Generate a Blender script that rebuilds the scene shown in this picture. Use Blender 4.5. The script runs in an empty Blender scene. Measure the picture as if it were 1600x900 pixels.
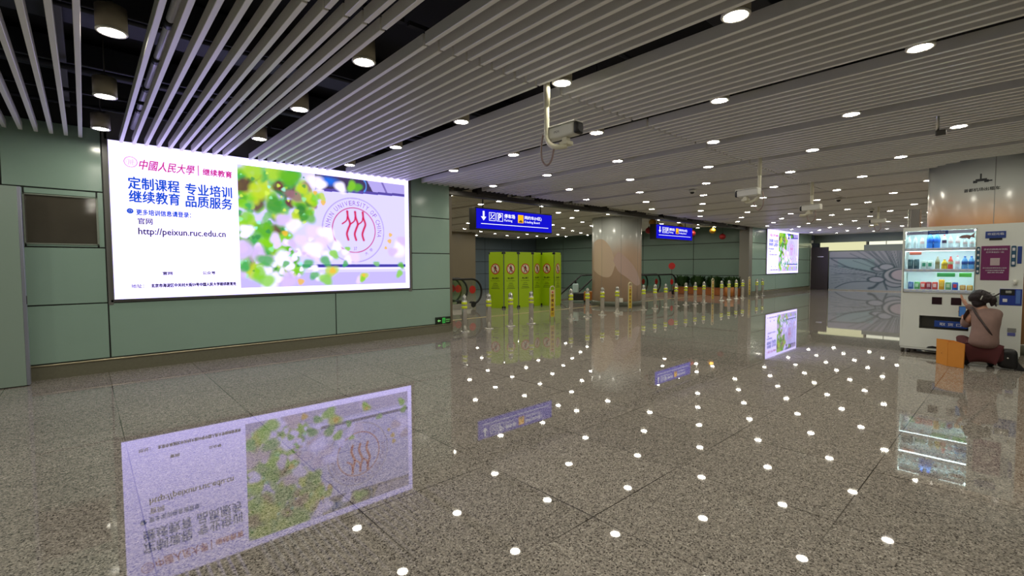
import bpy, bmesh, math, random
import numpy as np
from mathutils import Vector, Matrix
random.seed(7); np.random.seed(7)
S = bpy.context.scene
C = S.collection
PI = math.pi

# ------------------------------------------------------------------ camera
FPX, YAW, PIT, ROLL = 731.66, 0.8313, 0.0473, -0.0043
def make_camera():
    fh = Vector((math.cos(YAW), math.sin(YAW), 0)); r = Vector((math.sin(YAW), -math.cos(YAW), 0))
    F = fh*math.cos(PIT) + Vector((0, 0, -1))*math.sin(PIT); U = r.cross(F)
    r2 = r*math.cos(ROLL) + U*math.sin(ROLL); U2 = -r*math.sin(ROLL) + U*math.cos(ROLL)
    cam = bpy.data.cameras.new('camera'); cam.sensor_width = 36; cam.lens = FPX/1600*36
    cam.clip_start = .05; cam.clip_end = 200
    o = bpy.data.objects.new('camera', cam); C.objects.link(o)
    M = Matrix((r2, U2, -F)).transposed().to_4x4(); M.translation = Vector((0, 0, 1.4))
    o.matrix_world = M
    S.camera = o
make_camera()

# ------------------------------------------------------------------ world, exposure
W = bpy.data.worlds.new('world'); S.world = W; W.use_nodes = True
W.node_tree.nodes['Background'].inputs[0].default_value = (.010, .011, .012, 1)
W.node_tree.nodes['Background'].inputs[1].default_value = 1.0
S.view_settings.view_transform = 'Standard'; S.view_settings.look = 'None'
S.view_settings.exposure = 0.2; S.view_settings.gamma = 1; S.view_settings.use_curve_mapping = False
S.cycles.transparent_max_bounces = 40
LAMP = 108.0           # radiance of the downlight diffusers
LED_TINT = np.array([1.30, 1.16, 2.4])

# ------------------------------------------------------------------ materials
def L(r, g, b):
    f = lambda c: (c/255/12.92) if c/255 <= .04045 else ((c/255+.055)/1.055)**2.4
    return (f(r), f(g), f(b), 1)
def lin(r, g, b): return np.array(L(r, g, b)[:3])
MATS = {}
def mat(name, col, rough=.5, metal=0, spec=.5, coat=0, emit=None, estr=0, noise=0, nscale=20, bump=0, alpha=1, sampling=None):
    if name in MATS: return MATS[name]
    m = bpy.data.materials.new(name); m.use_nodes = True; nt = m.node_tree
    b = nt.nodes['Principled BSDF']
    b.inputs['Base Color'].default_value = col; b.inputs['Roughness'].default_value = rough
    b.inputs['Metallic'].default_value = metal; b.inputs['Specular IOR Level'].default_value = spec
    b.inputs['Coat Weight'].default_value = coat; b.inputs['Coat Roughness'].default_value = .05
    if emit: b.inputs['Emission Color'].default_value = emit; b.inputs['Emission Strength'].default_value = estr
    if noise or bump:
        tc = nt.nodes.new('ShaderNodeTexCoord'); n = nt.nodes.new('ShaderNodeTexNoise')
        n.inputs['Scale'].default_value = nscale; n.inputs['Detail'].default_value = 4
        nt.links.new(tc.outputs['Object'], n.inputs['Vector'])
        if noise:
            mx = nt.nodes.new('ShaderNodeMix'); mx.data_type = 'RGBA'
            mx.inputs['A'].default_value = tuple(c*(1-noise) for c in col[:3])+(1,)
            mx.inputs['B'].default_value = tuple(min(1, c*(1+noise)) for c in col[:3])+(1,)
            nt.links.new(n.outputs['Fac'], mx.inputs['Factor']); nt.links.new(mx.outputs['Result'], b.inputs['Base Color'])
        if bump:
            bp = nt.nodes.new('ShaderNodeBump'); bp.inputs['Strength'].default_value = bump
            nt.links.new(n.outputs['Fac'], bp.inputs['Height']); nt.links.new(bp.outputs['Normal'], b.inputs['Normal'])
    if sampling: m.cycles.emission_sampling = sampling
    MATS[name] = m; return m
def emat(name, col, strength=1, sampling='NONE'):
    if name in MATS: return MATS[name]
    m = bpy.data.materials.new(name); m.use_nodes = True; nt = m.node_tree; nt.nodes.clear()
    e = nt.nodes.new('ShaderNodeEmission'); o = nt.nodes.new('ShaderNodeOutputMaterial')
    e.inputs[0].default_value = tuple(col[:3])+(1,); e.inputs[1].default_value = strength
    nt.links.new(e.outputs[0], o.inputs[0]); m.cycles.emission_sampling = sampling
    MATS[name] = m; return m
def ematled(name, c):
    return emat(name, tuple(c)+(1,), 1)
def vcol_mat(name, emissive):
    m = bpy.data.materials.new(name); m.use_nodes = True; nt = m.node_tree
    a = nt.nodes.new('ShaderNodeAttribute'); a.attribute_name = 'paint'
    if emissive:
        nt.nodes.clear(); a = nt.nodes.new('ShaderNodeAttribute'); a.attribute_name = 'paint'
        e = nt.nodes.new('ShaderNodeEmission'); o = nt.nodes.new('ShaderNodeOutputMaterial')
        nt.links.new(a.outputs['Color'], e.inputs[0]); nt.links.new(e.outputs[0], o.inputs[0])
        m.cycles.emission_sampling = 'NONE'
    else:
        nt.links.new(a.outputs['Color'], nt.nodes['Principled BSDF'].inputs['Base Color'])
        nt.nodes['Principled BSDF'].inputs['Roughness'].default_value = .35
    return m
def glass_mat(name, tint=(1, 1, 1, 1), refl=.06, dirt=0.0):
    m = bpy.data.materials.new(name); m.use_nodes = True; nt = m.node_tree; nt.nodes.clear()
    t = nt.nodes.new('ShaderNodeBsdfTransparent'); t.inputs[0].default_value = tint
    g = nt.nodes.new('ShaderNodeBsdfGlossy'); g.inputs['Roughness'].default_value = .03
    lw = nt.nodes.new('ShaderNodeLayerWeight'); lw.inputs['Blend'].default_value = .5
    pw = nt.nodes.new('ShaderNodeMath'); pw.operation = 'POWER'; pw.inputs[1].default_value = 4.5; nt.links.new(lw.outputs['Facing'], pw.inputs[0])
    f = nt.nodes.new('ShaderNodeMath'); f.operation = 'MULTIPLY_ADD'; f.inputs[1].default_value = .7; f.inputs[2].default_value = .04; nt.links.new(pw.outputs[0], f.inputs[0])
    mx = nt.nodes.new('ShaderNodeMixShader'); o = nt.nodes.new('ShaderNodeOutputMaterial')
    nt.links.new(f.outputs[0], mx.inputs[0]); nt.links.new(t.outputs[0], mx.inputs[1]); nt.links.new(g.outputs[0], mx.inputs[2])
    nt.links.new(mx.outputs[0], o.inputs[0]); return m

def floor_mat():
    m = bpy.data.materials.new('polished_granite'); m.use_nodes = True; nt = m.node_tree; N = nt.nodes.new; K = nt.links.new
    b = nt.nodes['Principled BSDF']; geo = N('ShaderNodeNewGeometry')
    v = N('ShaderNodeTexVoronoi'); v.inputs['Scale'].default_value = 150; K(geo.outputs['Position'], v.inputs['Vector'])
    sep = N('ShaderNodeSeparateColor'); K(v.outputs['Color'], sep.inputs[0])
    cr = N('ShaderNodeValToRGB'); e = cr.color_ramp.elements; cr.color_ramp.interpolation = 'CONSTANT'
    e[0].position = 0; e[0].color = L(78, 73, 68); e[1].position = .15; e[1].color = L(128, 123, 116)
    for p, c in ((.42, L(150, 143, 133)), (.70, L(166, 159, 148)), (.92, L(186, 179, 168))):
        x = e.new(p); x.color = c
    K(sep.outputs[0], cr.inputs[0])
    n = N('ShaderNodeTexNoise'); n.inputs['Scale'].default_value = 26; n.inputs['Detail'].default_value = 5; K(geo.outputs['Position'], n.inputs['Vector'])
    hs = N('ShaderNodeMapRange'); hs.inputs[1].default_value = .3; hs.inputs[2].default_value = .7; hs.inputs[3].default_value = .80; hs.inputs[4].default_value = 1.14; K(n.outputs['Fac'], hs.inputs[0])
    # large slabs slightly different in tone + joints
    sx = N('ShaderNodeSeparateXYZ'); K(geo.outputs['Position'], sx.inputs[0])
    def M(op, a, b_=None):
        q = N('ShaderNodeMath'); q.operation = op
        for i, w in enumerate((a, b_)):
            if w is None: continue
            if isinstance(w, (int, float)): q.inputs[i].default_value = w
            else: K(w, q.inputs[i])
        return q.outputs[0]
    P = .9265
    def joint(out, off):
        d = M('DIVIDE', M('SUBTRACT', out, off), P); fr = M('FRACT', M('ADD', d, 100.5))
        dist = M('ABSOLUTE', M('SUBTRACT', fr, .5)); return M('LESS_THAN', dist, .0036), M('FLOOR', M('ADD', d, 100.0))
    jx, ix = joint(sx.outputs[0], .195); jy, iy = joint(sx.outputs[1], .655)
    j = M('MAXIMUM', jx, jy)
    n2 = N('ShaderNodeTexNoise'); n2.inputs['Scale'].default_value = .9; K(geo.outputs['Position'], n2.inputs['Vector'])
    js = N('ShaderNodeMapRange'); js.inputs[1].default_value = .42; js.inputs[2].default_value = .58; js.inputs[3].default_value = .35; js.inputs[4].default_value = .95; K(n2.outputs['Fac'], js.inputs[0])
    jm = M('MULTIPLY', j, js.outputs[0])
    wn = N('ShaderNodeTexWhiteNoise'); wn.noise_dimensions = '2D'; cv = N('ShaderNodeCombineXYZ'); K(ix, cv.inputs[0]); K(iy, cv.inputs[1]); K(cv.outputs[0], wn.inputs['Vector'])
    tile = N('ShaderNodeMapRange'); tile.inputs[3].default_value = .93; tile.inputs[4].default_value = 1.05; K(wn.outputs['Value'], tile.inputs[0])
    sc = M('MULTIPLY', hs.outputs[0], tile.outputs[0])
    vm = N('ShaderNodeVectorMath'); vm.operation = 'SCALE'; K(cr.outputs[0], vm.inputs[0]); K(sc, vm.inputs['Scale'])
    mx = N('ShaderNodeMix'); mx.data_type = 'RGBA'; K(jm, mx.inputs['Factor']); K(vm.outputs[0], mx.inputs['A']); mx.inputs['B'].default_value = L(40, 36, 30)
    K(mx.outputs['Result'], b.inputs['Base Color'])
    b.inputs['Roughness'].default_value = .022; b.inputs['Specular IOR Level'].default_value = .5
    return m

def art_mat(name, kind):
    # pale lacquered column wrap with soft orange and pink printed fields
    m = bpy.data.materials.new(name); m.use_nodes = True; nt = m.node_tree; N = nt.nodes.new; K = nt.links.new
    b = nt.nodes['Principled BSDF']; tc = N('ShaderNodeTexCoord'); sx = N('ShaderNodeSeparateXYZ'); K(tc.outputs['Object'], sx.inputs[0])
    n = N('ShaderNodeTexNoise'); n.inputs['Scale'].default_value = .7; n.inputs['Detail'].default_value = 2; K(tc.outputs['Object'], n.inputs['Vector'])
    a = N('ShaderNodeMath'); a.operation = 'MULTIPLY_ADD'; K(n.outputs['Fac'], a.inputs[0]); a.inputs[1].default_value = .9; K(sx.outputs[2], a.inputs[2])
    mr = N('ShaderNodeMapRange'); mr.interpolation_type = 'SMOOTHSTEP'; K(a.outputs[0], mr.inputs[0])
    if kind == 1: lo, hi, col = 2.3, 3.2, L(216, 160, 110)
    else: lo, hi, col = 1.9, 3.0, L(222, 164, 120)
    mr.inputs[1].default_value = lo; mr.inputs[2].default_value = hi; mr.inputs[3].default_value = 1; mr.inputs[4].default_value = 0
    mx = N('ShaderNodeMix'); mx.data_type = 'RGBA'; K(mr.outputs[0], mx.inputs['Factor']); mx.inputs['A'].default_value = L(196, 200, 196); mx.inputs['B'].default_value = col
    if kind == 1:
        K(mx.outputs['Result'], b.inputs['Base Color'])
    else:
        mx.inputs['B'].default_value = L(205, 176, 152)
        K(mx.outputs['Result'], b.inputs['Base Color'])
    b.inputs['Roughness'].default_value = .22
    return m

M_FLOOR = floor_mat()
M_WALL = mat('green_wall_panel', L(150, 178, 163), .16, spec=.55, noise=.05, nscale=1.5)
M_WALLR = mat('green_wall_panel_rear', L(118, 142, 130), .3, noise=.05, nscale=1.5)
M_BLUE = mat('blue_grey_wall', L(112, 128, 140), .3, noise=.05, nscale=1.5)
M_BROWN = mat('brown_wall', L(118, 108, 88), .4, noise=.05, nscale=2)
M_JOINT = mat('joint_backing', L(46, 48, 46), .6)
M_SLAT = mat('white_slat_paint', L(242, 240, 232), .35, spec=.6)
M_VOID = mat('black_ceiling_void', L(22, 22, 26), .9)
M_DUCT = mat('dark_duct', L(58, 60, 66), .55, metal=.3, noise=.2, nscale=6)
M_PIPE = mat('steel_conduit', L(226, 226, 232), .3, metal=.25)
M_STEEL = mat('brushed_steel', L(220, 218, 210), .24, metal=.8)
M_STEELD = mat('dark_steel', L(80, 78, 74), .35, metal=.7)
M_TRIM = mat('satin_trim', L(200, 190, 160), .3, metal=.8)
M_SKIRT = mat('skirting_stone', L(118, 116, 98), .25, noise=.15, nscale=30)
M_BLACK = mat('black_plastic', L(22, 22, 24), .4)
M_RUBBER = mat('black_rubber', L(18, 18, 18), .6)
M_HOUSE = mat('lamp_housing_paint', L(168, 160, 138), .5)
M_HOUSEIN = mat('lamp_rim_paint', L(235, 232, 220), .35)
M_LAMP = emat('warm_lamp_diffuser', (1, .945, .80), LAMP, 'FRONT')
M_WHITE = mat('white_plastic', L(215, 215, 205), .35)
M_CREAM = mat('cream_paint', L(214, 210, 186), .35)
M_LIME = mat('lime_plastic', L(162, 196, 6), .45)
M_BAND = mat('reflective_yellow_band', L(214, 228, 40), .4)
M_YEL = mat('yellow_panel', L(216, 190, 40), .5)
M_RED = mat('red_vinyl', L(190, 36, 32), .45)
M_PRINT = mat('black_print', L(30, 26, 22), .6)
M_GLASS = glass_mat('clear_glass', (.93, .97, .95, 1))
M_GLASSD = glass_mat('green_balustrade_glass', (.90, .96, .94, 1))

# ------------------------------------------------------------------ helpers
class MB:
    def __init__(s): s.bm = bmesh.new(); s.mi = 0; s.mats = []
    def use(s, m):
        if m not in s.mats: s.mats.append(m)
        s.mi = s.mats.index(m); return s
    def _tag(s, faces, smooth=False):
        for f in faces: f.material_index = s.mi; f.smooth = smooth
    def box(s, c, d, bev=0, rot=None, seg=2):
        r = bmesh.ops.create_cube(s.bm, size=1); vs = r['verts']
        M = Matrix.Translation(c) @ (rot.to_4x4() if rot is not None else Matrix()) @ Matrix.Diagonal((d[0], d[1], d[2], 1))
        bmesh.ops.transform(s.bm, matrix=M, verts=vs)
        fs = list({f for v in vs for f in v.link_faces}); s._tag(fs)
        if bev:
            es = list({e for v in vs for e in v.link_edges})
            rr = bmesh.ops.bevel(s.bm, geom=es, offset=bev, segments=seg, profile=.5, affect='EDGES')
            s._tag(rr['faces'], True)
        return s
    def cyl(s, a, b, r, r2=None, n=20, caps=True, smooth=True):
        a, b = Vector(a), Vector(b); d = b-a; L_ = d.length
        rr = bmesh.ops.create_cone(s.bm, cap_ends=caps, cap_tris=False, segments=n, radius1=r, radius2=r if r2 is None else r2, depth=L_)
        M = Matrix.Translation((a+b)/2) @ d.to_track_quat('Z', 'Y').to_matrix().to_4x4()
        bmesh.ops.transform(s.bm, matrix=M, verts=rr['verts'])
        for f in {f for v in rr['verts'] for f in v.link_faces}: f.material_index = s.mi; f.smooth = smooth and len(f.verts) == 4
        return s
    def tube(s, pts, r, n=10, closed=False):
        pts = [Vector(p) for p in pts]; rings = []; m = len(pts)
        t = (pts[1]-pts[0]).normalized(); up = Vector((0, 0, 1)) if abs(t.z) < .9 else Vector((1, 0, 0)); nrm = t.cross(up).normalized()
        for i, p in enumerate(pts):
            if closed: tt = (pts[(i+1) % m]-pts[i-1]).normalized()
            else: tt = (pts[min(i+1, m-1)]-pts[max(i-1, 0)]).normalized()
            nrm = (nrm-tt*nrm.dot(tt)).normalized(); bn = tt.cross(nrm)
            rad = r[i] if isinstance(r, (list, tuple)) else r
            rings.append([s.bm.verts.new(p+(nrm*math.cos(2*PI*k/n)+bn*math.sin(2*PI*k/n))*rad) for k in range(n)])
        fs = []
        for i in range(m if closed else m-1):
            A, B = rings[i], rings[(i+1) % m]
            for k in range(n): fs.append(s.bm.faces.new((A[k], A[(k+1) % n], B[(k+1) % n], B[k])))
        s._tag(fs, True)
        if not closed: s._tag([s.bm.faces.new(rings[0][::-1]), s.bm.faces.new(rings[-1])])
        return s
    def lathe(s, c, prof, n=24, sx=1, sy=1):
        c = Vector(c); rings = []
        for (r, z) in prof:
            rings.append([s.bm.verts.new(c+Vector((r*sx*math.cos(2*PI*k/n), r*sy*math.sin(2*PI*k/n), z))) for k in range(n)])
        fs = []
        for A, B in zip(rings, rings[1:]):
            for k in range(n): fs.append(s.bm.faces.new((A[k], A[(k+1) % n], B[(k+1) % n], B[k])))
        s._tag(fs, True)
        s._tag([s.bm.faces.new(rings[0][::-1]), s.bm.faces.new(rings[-1])]); return s
    def ball(s, c, r, sc=(1, 1, 1), n=2, rot=None):
        rr = bmesh.ops.create_icosphere(s.bm, subdivisions=n, radius=r)
        M = Matrix.Translation(c) @ (rot.to_4x4() if rot is not None else Matrix()) @ Matrix.Diagonal((sc[0], sc[1], sc[2], 1))
        bmesh.ops.transform(s.bm, matrix=M, verts=rr['verts'])
        s._tag({f for v in rr['verts'] for f in v.link_faces}, True); return s
    def prism(s, pts, axis, a, b):
        # pts 2-D outline (ccw); axis 'y' : (x,z) extruded in y a->b ; 'x' : (y,z) ; 'z' : (x,y)
        def P(p, t): return {'y': (p[0], t, p[1]), 'x': (t, p[0], p[1]), 'z': (p[0], p[1], t)}[axis]
        A = [s.bm.verts.new(P(p, a)) for p in pts]; B = [s.bm.verts.new(P(p, b)) for p in pts]
        fs = [s.bm.faces.new(A), s.bm.faces.new(B[::-1])]
        for i in range(len(pts)):
            j = (i+1) % len(pts); fs.append(s.bm.faces.new((A[i], B[i], B[j], A[j])))
        s._tag(fs); return s
    def build(s, name, m=None, parent=None, loc=None):
        bmesh.ops.recalc_face_normals(s.bm, faces=s.bm.faces)
        me = bpy.data.meshes.new(name); s.bm.to_mesh(me); s.bm.free()
        if s.mats:
            for q in s.mats: me.materials.append(q)
        elif m: me.materials.append(m)
        o = bpy.data.objects.new(name, me); C.objects.link(o)
        if parent: o.parent = parent
        if loc: o.location = loc
        return o
def mb(m=None):
    b = MB()
    if m: b.use(m)
    return b
def link_mesh(name, me, m, parent=None):
    if m and not me.materials: me.materials.append(m)
    o = bpy.data.objects.new(name, me); C.objects.link(o)
    if parent: o.parent = parent
    return o
def thing(name, label, cat, loc=(0, 0, 0), rz=0, group=None):
    o = bpy.data.objects.new(name, None); C.objects.link(o); o.location = loc; o.rotation_euler = (0, 0, rz)
    o.empty_display_size = .1; o['label'] = label; o['category'] = cat
    if group: o['group'] = group
    return o
def tag(o, label, cat, group=None):
    o['label'] = label; o['category'] = cat
    if group: o['group'] = group
    return o
def struct(o, label=None):
    o['kind'] = 'structure'
    if label: o['label'] = label
    return o
def sempty(name, label, loc=(0, 0, 0)):
    o = bpy.data.objects.new(name, None); C.objects.link(o); o.location = loc; return struct(o, label)
def kids(o): return [c for c in C.objects if c.parent == o]
def dup(root, loc=None, rz=None, label=None, group=None):
    r = root.copy(); C.objects.link(r)
    if loc is not None: r.location = loc
    if rz is not None: r.rotation_euler = (0, 0, rz)
    if label: r['label'] = label
    if group: r['group'] = group
    def rec(src, dst):
        for ch in list(src.children):
            c = ch.copy(); C.objects.link(c); c.parent = dst; rec(ch, c)
    rec(root, r); return r

def text_mesh(body, x0, x1, zc, h=None, bold=0, shear=0, align='fit'):
    """flat lettering in the XZ plane facing -Y, fitted between x0 and x1 (and to height h)"""
    c = bpy.data.curves.new('tmp', 'FONT'); c.body = body; c.shear = shear; c.resolution_u = 2
    o = bpy.data.objects.new('tmp', c); C.objects.link(o)
    dg = bpy.context.evaluated_depsgraph_get(); dg.update()
    me = bpy.data.meshes.new_from_object(o.evaluated_get(dg))
    bpy.data.objects.remove(o); bpy.data.curves.remove(c)
    n = len(me.vertices); co = np.zeros(n*3); me.vertices.foreach_get('co', co); co = co.reshape(-1, 3)
    mn, mx_ = co.min(0), co.max(0)
    sx = (x1-x0)/(mx_[0]-mn[0]); sz = h/(mx_[1]-mn[1]) if h else sx
    out = np.zeros_like(co); out[:, 0] = x0+(co[:, 0]-mn[0])*sx; out[:, 2] = zc+(co[:, 1]-(mn[1]+mx_[1])/2)*sz
    me.vertices.foreach_set('co', out.ravel()); me.update()
    if bold:
        b_ = bmesh.new(); d_ = bold*(x1-x0)/max(1, len(body))*2.2
        for dx, dz, dy in ((-d_, 0, 0), (d_, 0, -.0004), (0, d_, -.0008), (0, -d_, -.0012)):
            m2 = me.copy(); m2.transform(Matrix.Translation((dx, dy, dz))); b_.from_mesh(m2); bpy.data.meshes.remove(m2)
        b_.to_mesh(me); b_.free(); me.update()
    return me
def text(name, body, x0, x1, zc, y, m, parent, h=None, bold=0, shear=0, face='-y'):
    me = text_mesh(body, x0, x1, zc, h, bold, shear); me.name = name; me.materials.append(m)
    o = bpy.data.objects.new(name, me); C.objects.link(o); o.parent = parent
    if face == '-y': o.location = (0, y, 0)
    elif face == '-x':   # local x runs towards -y ; plane x = y
        o.rotation_euler = (0, 0, -PI/2); o.location = (y, 0, 0)
    return o

# ------------------------------------------------------------------ floor
WY = 8.24; CZ = 3.06
def quads(name, rects, z, m, th=.25):
    b = mb(m)
    for (x0, x1, y0, y1) in rects: b.box(((x0+x1)/2, (y0+y1)/2, z-th/2), (x1-x0, y1-y0, th))
    return b.build(name)
PITS = [(4.0, 8.7, 12.3, 14.4), (14.9, 16.2, 11.2, 11.9), (13.3, 16.1, 12.4, 13.1)]
fl = bpy.data.objects  # floor is one continuous slab with openings for the escalators
xs = sorted({-5, 36, *[p[0] for p in PITS], *[p[1] for p in PITS]}); ys = sorted({-7, 24, *[p[2] for p in PITS], *[p[3] for p in PITS]})
bm = bmesh.new(); vv = {}
def V(i, j):
    if (i, j) not in vv: vv[(i, j)] = bm.verts.new((xs[i], ys[j], 0))
    return vv[(i, j)]
for i in range(len(xs)-1):
    for j in range(len(ys)-1):
        cx, cy = (xs[i]+xs[i+1])/2, (ys[j]+ys[j+1])/2
        if any(p[0] < cx < p[1] and p[2] < cy < p[3] for p in PITS): continue
        bm.faces.new((V(i, j), V(i+1, j), V(i+1, j+1), V(i, j+1)))
ext = bmesh.ops.extrude_face_region(bm, geom=bm.faces[:])
bmesh.ops.translate(bm, vec=(0, 0, -.3), verts=[e for e in ext['geom'] if isinstance(e, bmesh.types.BMVert)])
bmesh.ops.recalc_face_normals(bm, faces=bm.faces)
me = bpy.data.meshes.new('floor'); bm.to_mesh(me); bm.free(); me.materials.append(M_FLOOR)
o = bpy.data.objects.new('floor', me); C.objects.link(o); struct(o, 'polished speckled grey granite floor')
struct(mb(mat('tan_floor_strip', L(176, 160, 112), .3)).box((13.6, 9.95, .002), (15.6, .10, .004)).build('trim_1'), 'thin tan strip across the floor behind the bollards')

# ------------------------------------------------------------------ walls
def panels(root, rects, y, m, gap=.008, th=.02, axis='y'):
    for (a0, a1, z0, z1) in rects:
        b = mb(m)
        if axis == 'y': b.box(((a0+a1)/2, y-th/2, (z0+z1)/2), (a1-a0-2*gap, th, z1-z0-2*gap), .004, seg=1)
        else: b.box((y-th/2, (a0+a1)/2, (z0+z1)/2), (th, a1-a0-2*gap, z1-z0-2*gap), .004, seg=1)
        b.build('wall_panel', None, root)
# main wall with the large screen
w = sempty('wall_left', 'pale green panelled wall carrying the large screen')
mb(M_JOINT).box((.37, WY+.12, 1.98), (10.74, .2, 3.96)).build('wall_core', None, w)
R = []
ZS = [(.19, .93), (.93, 1.66), (1.66, 2.39), (2.39, 3.22)]
for (z0, z1) in ZS:
    R += [(-5, -2.9, z0, z1), (-2.9, -.7 if z0 > 1 else -.7, z0, z1), (-.7, .22, z0, z1)]
R = [r for r in R if not (r[0] == -.7 and r[2] == 1.66)]
R += [(.22, 3.28, .19, .93), (3.28, 5.74, .19, .93)]
R += [(4.82, 5.74, z0, z1) for (z0, z1) in ZS[1:]]
R += [(-.7, -.52, 1.66, 2.39), (.15, .22, 1.66, 2.39), (-.52, .15, 1.66, 1.70), (-.52, .15, 2.31, 2.39)]
panels(w, R, WY+.02, M_WALL)
mb(mat('dark_grey_surround', L(112, 112, 108), .35)).box((.25, WY+.01, 2.2), (.05, .03, 2.6)).box((4.78, WY+.01, 2.2), (.07, .03, 2.6)).box((2.5, WY+.01, .95), (4.5, .03, .03)).box((2.5, WY+.01, 3.3), (4.5, .03, .4)).build('screen_surround', None, w)
mb(M_SKIRT).box((.37, WY+.005, .08), (10.74, .03, .16)).build('skirting', None, w)
mb(M_TRIM).cyl((-5, WY-.012, .175), (5.74, WY-.012, .175), .012, n=10).build('metal_strip', None, w)
# recessed dark glossy window
win = sempty('window_1', 'dark tinted glass pane set in the green wall')
mb(mat('tinted_pane', L(82, 78, 68), .06, spec=.8, noise=.25, nscale=2.5)).box((-.185, WY+.012, 2.0), (.66, .01, .6)).build('pane', None, win)
b = mb(mat('pane_frame', L(150, 160, 146), .3, metal=.4))
b.box((-.185, WY+.004, 1.70), (.68, .03, .015)).box((-.185, WY+.004, 2.305), (.68, .03, .015)).box((-.52, WY+.004, 2.0), (.015, .03, .62)).box((.15, WY+.004, 2.0), (.02, .03, .62)).build('window_frame', None, win)
# projecting door panel at the left edge
d = sempty('door_1', 'pale green door panel standing out from the wall at the left edge')
mb(mat('door_green', L(150, 170, 158), .2, spec=.6)).box((-1.13, 7.96, 1.18), (1.16, .05, 2.34), .003).build('door_leaf', None, d)
mb(mat('door_edge_metal', L(168, 172, 188), .3, metal=.6)).box((-.535, 8.0, 1.18), (.03, .13, 2.34), .003).build('edge_strip', None, d)
mb(mat('door_return', L(92, 96, 92), .4)).box((-.56, 8.15, 1.18), (.03, .17, 2.34)).box((-1.13, 8.12, 2.32), (1.16, .2, .03)).build('door_return', None, d)
mb(M_STEELD).box((-.52, 7.97, 1.02), (.012, .03, .10), .003).build('latch', None, d)
# continuing wall beyond the opening (second screen)
w = sempty('wall_right', 'green panelled wall carrying the far screen')
mb(M_JOINT).box((26.2, WY+.13, 1.98), (8.9, .2, 3.96)).build('wall_core', None, w)
RX = [22.05, 25.0, 28.0, 30.6]
panels(w, [(a, b_, z0, z1) for a, b_ in zip(RX, RX[1:]) for (z0, z1) in ZS], WY+.03, M_WALL, gap=.012)
mb(M_SKIRT).box((26.2, WY+.01, .08), (8.9, .04, .16)).build('skirting', None, w)
mb(M_TRIM).cyl((22.05, WY-.012, .175), (30.3, WY-.012, .175), .012, n=8).build('metal_strip', None, w)
pl = struct(mb(mat('grey_post', L(122, 120, 112), .35)).box((21.85, 8.45, 1.98), (.38, .42, 3.96), .01).build('trim_2'), 'grey square post at the end of the opening')
# rear and side enclosure of the hall
for nm, c, dm in (('wall_rear', (15.5, -7.1, 1.98), (41, .2, 3.96)), ('wall_side', (-5.1, .7, 1.98), (.2, 15.4, 3.96))):
    struct(mb(M_WALLR).box(c, dm).build(nm), 'plain green wall behind the viewpoint')
# recess walls beyond the opening
w = sempty('wall_back', 'blue grey panelled wall far behind the escalators')
mb(M_JOINT).box((18, 22.15, 1.9), (9, .2, 3.9)).build('wall_core', None, w)
panels(w, [(a, a+2.2, z0, z1) for a in (13.5, 15.7, 17.9, 20.1) for z0, z1 in ((0, .93), (.93, 1.66), (1.66, 2.39), (2.39, 3.85))], 22.05, M_BLUE, gap=.012)
w = sempty('wall_end', 'green panelled end wall behind the planters')
mb(M_JOINT).box((22.35, 15.35, 1.9), (.2, 13.5, 3.9)).build('wall_core', None, w)
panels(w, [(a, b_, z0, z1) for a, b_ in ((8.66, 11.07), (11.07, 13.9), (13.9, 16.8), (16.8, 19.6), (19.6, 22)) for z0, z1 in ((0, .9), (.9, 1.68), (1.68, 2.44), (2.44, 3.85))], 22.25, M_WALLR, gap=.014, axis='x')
struct(mb(M_BROWN).box((9.9, 18.7, 1.9), (9.2, .2, 3.8)).box((14.4, 20.4, 1.9), (.2, 3.3, 3.8)).build('wall_brown'), 'plain brown wall beside the escalators')
struct(mb(M_BROWN).box((5.84, 13.6, 1.9), (.2, 10.3, 3.8)).build('wall_return'), 'return wall behind the screen wall corner')

# far end: dark door, mural hoarding, glowing panes in place of the lit space beyond
FX = 30.6
w = sempty('wall_far', 'pale green far wall above the mural hoarding')
b = mb(mat('far_wall_green', L(190, 208, 196), .3)); b.box((FX+1.2, .7, 3.3), (.2, 15.4, 1.32)).box((FX+1.2, .7, 1.1), (.2, 15.4, 2.2)).build('upper_wall', None, w)
mb(mat('far_panel_grey', L(200, 214, 208), .3)).box((FX+1.0, 2.0, 2.25), (.06, 8.0, .42)).build('grey_panel', None, w)
wi = sempty('window_2', 'cream glazing with glow added for the lit space beyond, above the left of the mural')
mb(emat('cream_glow', L(216, 214, 170), 1.0, 'FRONT')).box((FX+1.12, 7.0, 2.42), (.06, 2.2, .46)).build('glow_pane', None, wi)  # emission stands in for the lamp-lit cream space behind the hoarding
mb(M_CREAM).box((FX+1.06, 5.9, 2.42), (.06, .05, .46)).build('mullion', None, wi)
wi = sempty('window_3', 'strip of glazing with glow added for the lit space beyond, high on the far wall')
mb(emat('strip_glow', L(238, 238, 214), 1.1, 'FRONT')).box((FX+1.12, 2.2, 2.55), (.06, 7.2, .17)).build('glow_pane', None, wi)  # added glow for the bright band beyond, no source modelled behind it
b = mb(M_CREAM)
for k in range(6): b.box((FX+1.06, -1.2+k*1.25, 2.55), (.05, .03, .17))
b.build('mullions', None, wi)
d = sempty('door_2', 'dark brown door leaf standing at the far end of the green wall')
mb(mat('dark_door', L(62, 54, 58), .35, spec=.4)).box((30.35, 7.78, 1.18), (.06, .86, 2.36), .004).build('door_leaf', None, d)
mb(M_STEEL).box((30.34, 8.2, 1.25), (.08, .035, 2.5), .005).build('frame_post', None, d)
mb(M_STEEL).box((30.31, 7.72, 1.83), (.02, .30, .05), .004).build('name_plate', None, d)
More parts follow.
